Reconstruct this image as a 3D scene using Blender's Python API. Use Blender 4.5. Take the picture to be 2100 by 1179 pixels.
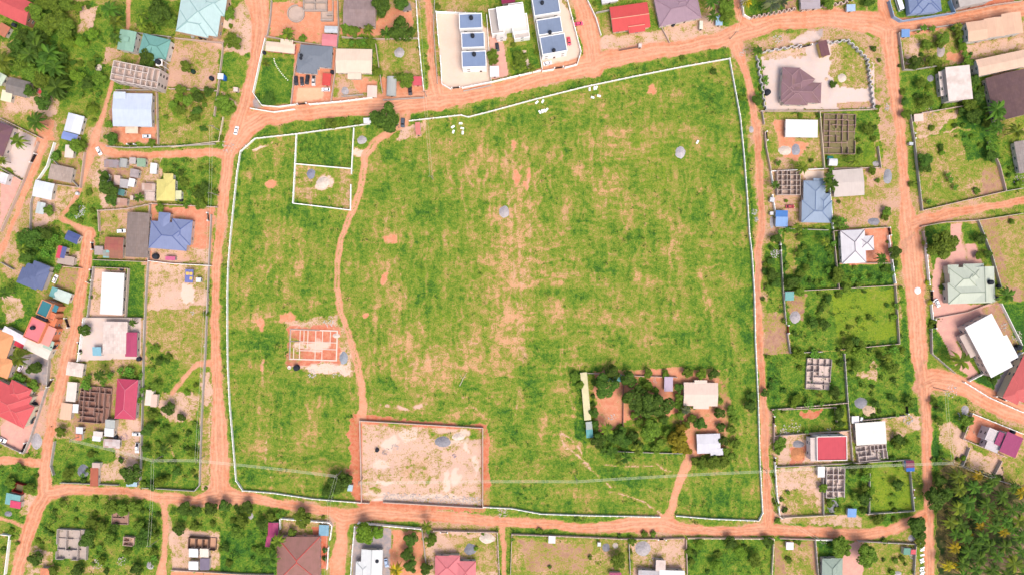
import bpy, math, random
import numpy as np
from mathutils import Vector, Matrix
for _o in list(bpy.data.objects): bpy.data.objects.remove(_o)
random.seed(7); RNG = np.random.default_rng(7)
sc = bpy.context.scene; COL = sc.collection
R = math.radians
# ------------------------------------------------------------------ camera, sky, sun, exposure
CAMH = 350.0                                   # the drone hovers 350 m up and looks straight down
cam = bpy.data.cameras.new('camera'); camo = bpy.data.objects.new('camera', cam); COL.objects.link(camo)
cam.sensor_width = 36; cam.lens = 24; cam.clip_start = 1; cam.clip_end = 9000
camo.location = (0, 0, CAMH); camo.rotation_euler = (0, 0, 0)
sc.camera = camo
SUN_EL, SUN_AZ = 62, 150                       # azimuth measured clockwise from north (up in the picture)
w = bpy.data.worlds.new('World'); sc.world = w; w.use_nodes = True
nt = w.node_tree; bg = nt.nodes['Background']
sky = nt.nodes.new('ShaderNodeTexSky'); sky.sky_type = 'NISHITA'; sky.sun_disc = False
sky.sun_elevation = R(SUN_EL); sky.sun_rotation = R(SUN_AZ); sky.dust_density = 5.0; sky.air_density = 1.0; sky.ozone_density = 0.6
nt.links.new(sky.outputs[0], bg.inputs[0]); bg.inputs[1].default_value = 0.15
sl = bpy.data.lights.new('sun', 'SUN'); sl.energy = 1.65; sl.angle = R(28); sl.color = (1.0, 0.94, 0.86)
so = bpy.data.objects.new('sun', sl); COL.objects.link(so)
_d = Vector((math.sin(R(SUN_AZ))*math.cos(R(SUN_EL)), math.cos(R(SUN_AZ))*math.cos(R(SUN_EL)), math.sin(R(SUN_EL))))
so.rotation_euler = (-_d).to_track_quat('-Z', 'Y').to_euler(); so.location = (0, 0, 500)
sc.view_settings.view_transform = 'Standard'; sc.view_settings.look = 'None'; sc.view_settings.exposure = 0.68; sc.view_settings.gamma = 1
# ------------------------------------------------------------------ helpers
def W(px, py, z=0.0):
    "survey map units (quarter metres, origin top left) of a point z metres above the ground -> world"
    k = (CAMH - z)/CAMH/4.0
    return Vector(((px-1050)*k, (589.5-py)*k, z))
def lin(c):
    c = c/255.0
    return c/12.92 if c <= 0.04045 else ((c+0.055)/1.055)**2.4
def C(rgb, k=0.55): return tuple(min(0.85, lin(v)*k) for v in rgb) + (1,)
MATS = {}
def mat(kind, rgb, k=0.55, rough=0.8):
    key = (kind, rgb, k)
    if key in MATS: return MATS[key]
    m = bpy.data.materials.new(kind); m.use_nodes = True; MATS[key] = m
    n, l = m.node_tree.nodes, m.node_tree.links; b = n['Principled BSDF']
    b.inputs['Roughness'].default_value = rough; b.inputs['Specular IOR Level'].default_value = 0.2
    col = C(rgb, k)
    tc = n.new('ShaderNodeTexCoord')
    def noise(scale, det=4, src=None, sc3=None):
        t = n.new('ShaderNodeTexNoise'); t.inputs['Scale'].default_value = scale; t.inputs['Detail'].default_value = det
        s = src or tc.outputs['Object']
        if sc3:
            mp = n.new('ShaderNodeMapping'); mp.inputs['Scale'].default_value = sc3; l.new(s, mp.inputs[0]); s = mp.outputs[0]
        l.new(s, t.inputs[0]); return t.outputs['Fac']
    def rng(v, a, b_, c, d):
        t = n.new('ShaderNodeMapRange'); t.inputs[1].default_value = a; t.inputs[2].default_value = b_
        t.inputs[3].default_value = c; t.inputs[4].default_value = d; l.new(v, t.inputs[0]); return t.outputs[0]
    def mix(f, a, b_, blend='MIX'):
        t = n.new('ShaderNodeMix'); t.data_type = 'RGBA'; t.blend_type = blend
        if isinstance(f, float): t.inputs[0].default_value = f
        else: l.new(f, t.inputs[0])
        for s, v in ((6, a), (7, b_)):
            if isinstance(v, tuple): t.inputs[s].default_value = v
            else: l.new(v, t.inputs[s])
        return t.outputs[2]
    def scaled(f): return tuple(min(.9, v*f) for v in col[:3]) + (1,)
    oi = n.new('ShaderNodeObjectInfo')
    add = n.new('ShaderNodeVectorMath'); add.operation = 'ADD'; l.new(tc.outputs['Object'], add.inputs[0])
    cm = n.new('ShaderNodeVectorMath'); cm.operation = 'SCALE'; cm.inputs[0].default_value = (91, 57, 13); l.new(oi.outputs['Random'], cm.inputs[3]); l.new(cm.outputs[0], add.inputs[1])
    P = add.outputs[0]
    if kind in ('metal_roof', 'tile_roof', 'old_roof', 'patch_roof'):
        dirt = rng(noise(0.35, 5, P), .45, .75, 0, .55 if kind != 'metal_roof' else .3)
        streak = rng(noise(1.0, 3, P, (2.2, .12, 1)), .4, .7, 0, .35)
        c0 = mix(streak, col, scaled(.8)); 
        c0 = mix(dirt, c0, C((150, 118, 100), .5) if kind != 'metal_roof' else scaled(.72))
        if kind in ('old_roof', 'patch_roof'):
            br = n.new('ShaderNodeTexBrick'); br.inputs['Scale'].default_value = 1.0; br.inputs['Brick Width'].default_value = .95 if kind == 'old_roof' else 1.9
            br.inputs['Row Height'].default_value = 1.6 if kind == 'old_roof' else 2.1; br.inputs['Mortar Size'].default_value = .035; br.offset = 0
            l.new(P, br.inputs[0])
            if kind == 'old_roof':
                br.inputs['Color1'].default_value = scaled(1.12); br.inputs['Color2'].default_value = scaled(.82); br.inputs['Mortar'].default_value = scaled(.6)
            else:
                br.inputs['Color1'].default_value = scaled(1.1); br.inputs['Color2'].default_value = C((196, 132, 104)); br.inputs['Mortar'].default_value = scaled(.6)
            c0 = mix(.55, c0, br.outputs[0])
        wv = n.new('ShaderNodeTexWave'); wv.wave_type = 'BANDS'; wv.bands_direction = 'X'; wv.inputs['Scale'].default_value = 0.55 if kind != 'tile_roof' else .9
        wv.inputs['Distortion'].default_value = 0; l.new(P, wv.inputs[0])
        c0 = mix(rng(wv.outputs['Fac'], .72, 1, 0, .22), c0, scaled(.6))
        bp = n.new('ShaderNodeBump'); bp.inputs['Strength'].default_value = .5; bp.inputs['Distance'].default_value = .05
        w2 = n.new('ShaderNodeTexWave'); w2.wave_type = 'BANDS'; w2.bands_direction = 'X' if kind != 'tile_roof' else 'Y'; w2.inputs['Scale'].default_value = 1.5; l.new(P, w2.inputs[0])
        l.new(w2.outputs['Fac'], bp.inputs['Height']); l.new(bp.outputs[0], b.inputs['Normal'])
        b.inputs['Roughness'].default_value = .55 if kind == 'metal_roof' else .85
        l.new(c0, b.inputs['Base Color'])
    elif kind in ('concrete', 'plaster', 'pavers', 'flat_roof'):
        c0 = mix(rng(noise(.5, 6, P), .4, .72, 0, .5), col, scaled(.72 if kind != 'plaster' else .86))
        c0 = mix(rng(noise(3.0, 5, P), .45, .8, 0, .4), c0, scaled(.75 if kind != 'plaster' else .88))
        if kind == 'flat_roof':
            c0 = mix(rng(noise(.22, 6, P), .5, .62, 0, .22), c0, C((170, 140, 115), .5))
        l.new(c0, b.inputs['Base Color'])
        bp = n.new('ShaderNodeBump'); bp.inputs['Strength'].default_value = .3; bp.inputs['Distance'].default_value = .05
        l.new(noise(5, 6, P), bp.inputs['Height']); l.new(bp.outputs[0], b.inputs['Normal'])
    elif kind == 'leaf':
        at = n.new('ShaderNodeAttribute'); at.attribute_name = 'tint'
        c0 = mix(rng(noise(.45, 3, P), .35, .68, 0, 1), scaled(.62), scaled(1.25))
        c1 = mix(at.outputs['Fac'], scaled(.55), tuple(min(.8, v) for v in (col[0]*1.75, col[1]*1.45, col[2]*1.0)) + (1,))
        c0 = mix(.72, c0, c1)
        hs = n.new('ShaderNodeHueSaturation'); l.new(rng(oi.outputs['Random'], 0, 1, .485, .515), hs.inputs['Hue']); l.new(rng(oi.outputs['Random'], 0, 1, .8, 1.2), hs.inputs['Value'])
        l.new(c0, hs.inputs['Color']); l.new(hs.outputs[0], b.inputs['Base Color'])
        b.inputs['Roughness'].default_value = .7
        tr = n.new('ShaderNodeBsdfTranslucent'); l.new(hs.outputs[0], tr.inputs[0]); ms = n.new('ShaderNodeMixShader'); ms.inputs[0].default_value = .4
        l.new(b.outputs[0], ms.inputs[1]); l.new(tr.outputs[0], ms.inputs[2]); l.new(ms.outputs[0], n['Material Output'].inputs[0])
    elif kind == 'heap':
        c0 = mix(rng(noise(1.2, 6, P), .35, .7, 0, 1), scaled(.85), scaled(1.1))
        c0 = mix(rng(noise(9, 2, P), .5, .7, 0, .5), c0, scaled(.6)); l.new(c0, b.inputs['Base Color'])
        bp = n.new('ShaderNodeBump'); bp.inputs['Strength'].default_value = .6; bp.inputs['Distance'].default_value = .15
        l.new(noise(6, 6, P), bp.inputs['Height']); l.new(bp.outputs[0], b.inputs['Normal'])
    elif kind == 'glass':
        b.inputs['Base Color'].default_value = col; b.inputs['Roughness'].default_value = .12; b.inputs['Specular IOR Level'].default_value = .6
    elif kind == 'car_paint':
        b.inputs['Base Color'].default_value = col; b.inputs['Roughness'].default_value = .3; b.inputs['Coat Weight'].default_value = .6; b.inputs['Specular IOR Level'].default_value = .5
    else:
        c0 = mix(rng(noise(1.5, 4, P), .35, .7, 0, .5), col, scaled(.75)); l.new(c0, b.inputs['Base Color'])
    return m
class MB:
    "collects faces with material slots"
    def __init__(s): s.v = []; s.f = []; s.m = []
    def add(s, vs, fs, mi=0):
        o = len(s.v); s.v += [tuple(v) for v in vs]; s.f += [tuple(i+o for i in f) for f in fs]; s.m += [mi]*len(fs)
    def box(s, x0, y0, z0, x1, y1, z1, mi=0, M=None):
        v = [(x0,y0,z0),(x1,y0,z0),(x1,y1,z0),(x0,y1,z0),(x0,y0,z1),(x1,y0,z1),(x1,y1,z1),(x0,y1,z1)]
        if M: v = [tuple(M @ Vector(p)) for p in v]
        s.add(v, [(3,2,1,0),(4,5,6,7),(0,1,5,4),(1,2,6,5),(2,3,7,6),(3,0,4,7)], mi)
    def bar(s, a, b, r, mi=0, n=6, r2=None):
        a, b = Vector(a), Vector(b); d = (b-a).normalized(); u = d.orthogonal().normalized(); v = d.cross(u); r2 = r if r2 is None else r2
        vs = [a+(u*math.cos(t)+v*math.sin(t))*r for t in [2*math.pi*i/n for i in range(n)]] + [b+(u*math.cos(t)+v*math.sin(t))*r2 for t in [2*math.pi*i/n for i in range(n)]]
        s.add(vs, [(i, (i+1) % n, n+(i+1) % n, n+i) for i in range(n)] + [tuple(range(n))[::-1], tuple(range(n, 2*n))], mi)
    def lathe(s, prof, n=14, mi=0, c=(0, 0)):
        vs = []; fs = []
        for r, z in prof: vs += [(c[0]+r*math.cos(2*math.pi*i/n), c[1]+r*math.sin(2*math.pi*i/n), z) for i in range(n)]
        for j in range(len(prof)-1): fs += [(j*n+i, j*n+(i+1) % n, (j+1)*n+(i+1) % n, (j+1)*n+i) for i in range(n)]
        fs += [tuple(range((len(prof)-1)*n, len(prof)*n))]; s.add(vs, fs, mi)
    def mesh(s, name, mats):
        me = bpy.data.meshes.new(name); me.from_pydata(s.v, [], s.f)
        for m in mats: me.materials.append(m)
        me.polygons.foreach_set('material_index', s.m); me.update(); return me
    def build(s, name, mats, parent=None, loc=(0, 0, 0), rz=0):
        return link(name, s.mesh(name, mats if isinstance(mats, (list, tuple)) else [mats]), parent, loc, rz)
def link(name, me, parent=None, loc=(0, 0, 0), rz=0):
    o = bpy.data.objects.new(name, me); COL.objects.link(o); o.location = loc; o.rotation_euler = (0, 0, rz)
    if parent: o.parent = parent
    return o
LM = []            # landmarks: (x, y, short name) in map units
USED = set()
def tag(o, label, cat, group=None, kind=None):
    if label: o['label'] = label; USED.add(label)
    if cat: o['category'] = cat
    if group: o['group'] = group
    if kind: o['kind'] = kind
    return o
def empty(name, loc, rz=0):
    o = bpy.data.objects.new(name, None); COL.objects.link(o); o.location = loc; o.rotation_euler = (0, 0, rz); o.empty_display_size = .5
    return o
def where(desc, x, y):
    "a label no other thing has: how it looks + where it stands next to the nearest named buildings"
    near = sorted(LM, key=lambda q: (q[0]-x)**2+(q[1]-y)**2)[:14]
    for lx, ly, nm in near:
        dx, dy = x-lx, y-ly; d = math.hypot(dx, dy)
        if d < 3: rel = 'at'
        else:
            a = math.degrees(math.atan2(dy, dx)) % 360
            rel = ['right of', 'below right of', 'below', 'below left of', 'left of', 'above left of', 'above', 'above right of'][int((a+22.5)//45) % 8]
            if d < 55: rel = 'just ' + rel
            elif d > 130: rel = 'far ' + rel
        s = f'{desc} {rel} the {nm}'
        if s not in USED and len(s.split()) <= 16: return s
    for i, p in enumerate(near):
        for q in near[i+1:]:
            for word in ('between', 'beyond'):
                s = f'{desc} {word} the {p[2]} and {q[2]}'
                if word == 'between' and (p[0]-x)*(q[0]-x)+(p[1]-y)*(q[1]-y) > 0: continue
                if s not in USED and len(s.split()) <= 16: return s
    return f'{desc} left of the {near[-1][2]} in the photo'
PENDING = []       # things labelled once every landmark is known
def later(o, desc, cat, x, y, group=None):
    PENDING.append((o, desc, cat, x, y, group))
WHITE = (252, 250, 250)
# ------------------------------------------------------------------ ground survey: roads, plots, patches (map units)
RD = [ # (name, [(x, y, width)...])
('dirt_road',[(480,290,44),(505,258,46),(540,240,38),(600,232,36),(700,222,36),(800,214,40),(880,206,44),(950,197,34),(1030,182,30),(1120,155,34),(1210,132,40),(1300,112,34),(1400,98,28),(1470,84,30),(1530,62,40),(1600,42,36),(1700,38,36),(1790,45,44),(1825,62,50),(1900,52,26),(2000,34,24),(2120,14,30)]),
('dirt_road',[(487,262,34),(503,215,28),(513,170,23),(522,130,23),(530,90,26),(535,50,34),(527,0,44),(527,-60,44)]),
('dirt_road',[(480,290,40),(468,320,26),(462,380,22),(455,440,19),(447,500,17),(443,560,15),(442,640,15),(442,720,19),(445,780,18),(448,840,25),(450,930,34),(451,990,36),(452,1012,60)]),
('dirt_road',[(20,1240,26),(35,1179,24),(52,1110,26),(75,1045,30),(95,1012,32),(140,1004,20),(200,1006,14),(260,1008,14),(320,1018,18),(400,1024,18),(452,1014,40),(500,1018,24),(560,1031,18),(620,1040,15),(680,1048,18),(705,1062,34),(760,1052,30),(850,1056,24),(950,1063,22),(1050,1070,18),(1150,1077,18),(1210,1082,18),(1290,1076,30),(1360,1072,38),(1400,1082,22),(1450,1088,18),(1510,1091,18),(1560,1085,26),(1620,1088,20),(1700,1092,18),(1760,1096,24),(1830,1087,20),(1865,1070,18),(1895,1055,16)]),
('dirt_road',[(1512,95,28),(1528,140,13),(1540,190,14),(1550,250,13),(1556,320,13),(1560,400,12),(1562,470,12),(1555,520,13),(1554,600,13),(1555,660,13),(1557,720,13),(1563,790,13),(1568,860,15),(1570,930,15),(1572,1000,13),(1576,1060,24),(1575,1085,26)]),
('dirt_road',[(1822,60,44),(1826,100,28),(1834,180,24),(1845,260,20),(1852,340,18),(1857,400,18),(1862,450,34),(1869,520,44),(1876,600,38),(1880,660,36),(1884,730,32),(1893,790,24),(1900,860,20),(1900,950,19),(1905,1050,19),(1907,1240,20)]),
('dirt_road',[(1862,462,34),(1900,450,22),(1950,437,20),(2020,425,14),(2130,406,14)]),
('dirt_road',[(1890,790,34),(1915,778,48),(1950,782,38),(2000,803,38),(2050,832,40),(2130,862,40)]),
('dirt_road',[(1540,58,26),(1518,35,13),(1506,0,12),(1500,-50,12)]),
('dirt_road',[(1186,-50,24),(1187,0,24),(1205,50,46),(1214,100,34),(1215,135,50)]),
('dirt_road',[(876,-50,11),(877,0,11),(882,60,12),(885,120,12),(891,165,18),(900,205,50)]),
('dirt_road',[(1830,60,30),(1814,20,24),(1810,-40,24)]),
('footpath',[(835,215,30),(828,250,20),(800,270,13),(770,290,15),(750,318,14),(742,360,12),(737,400,12),(715,450,12),(700,490,12),(692,540,12),(690,590,12),(699,640,12),(714,680,13),(728,730,14),(740,780,14),(745,830,16),(742,858,24)]),
('footpath',[(1425,918,18),(1403,960,18),(1387,1010,15),(1376,1045,18),(1366,1070,34)]),
('dirt_road',[(182,480,27),(175,540,22),(166,600,21),(152,680,20),(142,720,24),(124,790,22),(108,850,20),(98,910,21),(93,950,24),(92,1010,30)]),
('footpath',[(265,-20,10),(262,60,8)]),
('footpath',[(232,165,7),(224,190,8),(215,225,9),(203,260,13),(190,300,22),(180,340,14),(171,370,10),(160,400,8),(142,425,6),(125,448,12),(150,460,10),(180,480,24)]),
('dirt_road',[(195,305,22),(240,317,14),(300,320,13),(380,315,13),(440,314,18),(470,318,26)]),
('dirt_road',[(86,285,22),(78,320,20),(64,355,18),(50,390,15),(38,430,10),(22,470,8),(10,500,11),(-20,545,11)]),
('dirt_road',[(-20,943,14),(50,946,15),(95,950,18)]),
('footpath',[(335,1022,18),(339,1060,13),(340,1100,11),(337,1140,12),(328,1190,24)]),
('dirt_road',[(705,1060,30),(702,1100,22),(692,1150,32),(690,1240,34)]),
('footpath',[(1030,1072,14),(1033,1110,9),(1033,1230,9)]),
('footpath',[(430,745,14),(405,744,10),(388,762,8),(365,790,12),(352,805,10)]),
('footpath',[(-5,1060,9),(50,1078,9)]),
('footpath',[(1832,600,0.1),(1820,600,0.1)]),
]
TH = [ ('bare',3.5,[(1036,300),(1050,480),(1060,640),(1066,780),(1056,862)]),('bare',3,[(1048,300),(1063,480),(1073,640),(1080,780)]),('bare',3,[(1083,330),(1088,480),(1078,640)]),('bare',2.5,[(1146,660),(1150,760),(1162,850),(1178,900)]),('bare',2.5,[(1158,640),(1164,760),(1172,830)]),('bare',2.5,[(1188,700),(1196,760)]),
('bare',2.5,[(800,740),(880,712),(960,700),(1040,720)]),('bare',2.5,[(810,760),(880,735),(960,722)]),('bare',2.5,[(830,775),(900,755),(980,745)]),('bare',2.5,[(820,560),(835,620),(870,670)]),('bare',2.5,[(835,555),(852,615),(890,660)]),('bare',2.5,[(790,600),(800,650),(830,690)]),('bare',2.5,[(1100,470),(1290,468)]),('bare',2.5,[(1120,520),(1330,524)]),('bare',2.5,[(1180,585),(1400,580)]),('bare',2.5,[(1200,655),(1440,652)]),('bare',2.5,[(1240,300),(1244,440)]),('bare',2.5,[(1320,310),(1322,470)]),('bare',3,[(1196,930),(1172,900),(1152,888)]),('bare',3,[(1214,960),(1180,930),(1150,905),(1150,870)]), # thin worn strokes on the soil: (class, width, points)
('bare',3,[(870,283),(900,283)]),('bare',3,[(1200,955),(1230,978),(1255,1003)]),('bare',3,[(1198,1002),(1262,1010),(1290,1020),(1325,1030),(1355,1052)]),
('bare',4,[(1150,890),(1160,920),(1190,935),(1210,960)]),('bare',3,[(1195,950),(1260,955),(1340,955)]),('bare',3,[(1333,925),(1345,950),(1375,965)]),
('bare',7,[(760,828),(790,832),(830,836),(870,830)]),('bare',3,[(1160,730),(1165,800),(1178,850)]),('bare',3,[(1050,690),(1075,720),(1068,800),(1060,840)]),
('bare',3,[(945,715),(930,800),(1000,860)]),('bare',2,[(1000,400),(1040,520),(1060,600)]),('bare',3,[(1085,480),(1070,600),(1065,700)]),
('bare',3,[(540,600),(528,640),(534,670)]),('bare',4,[(532,700),(540,760),(538,790)]),('bare',4,[(530,830),(532,900),(530,950)]),('bare',3,[(548,900),(546,950),(556,985)]),
('bare',4,[(600,520),(590,560)]),('bare',3,[(800,430),(770,540)]),('bare',3,[(830,490),(790,580),(770,600)]),('bare',2,[(1140,560),(1300,560)]),('bare',2,[(1100,600),(1090,740)]),
('bare',2,[(1150,650),(1155,740),(1190,760)]),('bare',2,[(1210,640),(1400,650)]),('bare',2,[(860,700),(900,690),(960,640)]),('bare',2,[(840,745),(930,720),(1000,700)]),
('bare',2,[(830,760),(940,735)]),('bare',2,[(1180,330),(1178,460)]),('bare',2,[(1215,300),(1218,420)]),('bare',2,[(1290,260),(1284,420)]),('bare',2,[(1350,290),(1355,520)]),
('bare',2,[(950,320),(975,420)]),('bare',2,[(940,340),(960,480)]),('bare',3,[(1800,335),(1792,295),(1803,288),(1845,282)]),('bare',3,[(1918,275),(1950,273),(1965,263),(1990,266)]),
('bare',5,[(452,187),(475,205),(488,225)]),('orange',2,[(741,400),(712,450),(697,500)]),('bare',3,[(450,190),(500,186)]),('bare',3,[(490,100),(520,110)]),
('pale',3,[(640,660),(615,665),(600,680)]),('pale',5,[(760,1025),(850,1018),(985,1033)]),('bare',3,[(830,945),(875,990),(885,1010)]),('bare',3,[(765,950),(752,1010)]),
('bare',2,[(350,910),(358,940),(372,960)]),('dirt',6,[(1975,480),(1990,600)]),('dark',5,[(1526,180),(1530,300),(1540,420),(1543,520)]),
('dark',5,[(500,285),(492,360),(482,450)]),('dark',4,[(1265,1060),(1345,1062)]),
]
CLS = { # soil sRGB, plant cover, plant tone (0 dark .. 1 yellow green), tall weeds
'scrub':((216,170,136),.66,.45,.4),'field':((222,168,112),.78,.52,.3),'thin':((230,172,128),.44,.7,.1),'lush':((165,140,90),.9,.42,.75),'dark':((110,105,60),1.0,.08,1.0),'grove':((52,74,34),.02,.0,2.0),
'bright':((150,150,70),1.0,.9,.4),'dirt':((220,174,152),.34,.4,.1),'bare':((236,196,176),.24,.4,.0),'pale':((250,226,208),.0,.4,.0),
'red':((222,116,82),.0,.4,.0),'orange':((240,152,112),.0,.4,.0),'brown':((178,132,112),.3,.3,.1),'pave':((238,220,214),.0,.4,.0),
'grey':((170,165,170),.0,.4,.0),'pink':((240,180,168),.0,.4,.0),'lawn':((150,150,70),1.0,.5,.0),'darklawn':((90,110,50),1.0,.12,.0),
'terra':((238,150,116),.0,.4,.0),'sand':((250,200,160),.0,.4,.0),'mix':((226,178,150),.58,.45,.3),'dry':((216,174,136),.56,.62,.1),'road':((244,170,134),0,.4,0)}
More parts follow.
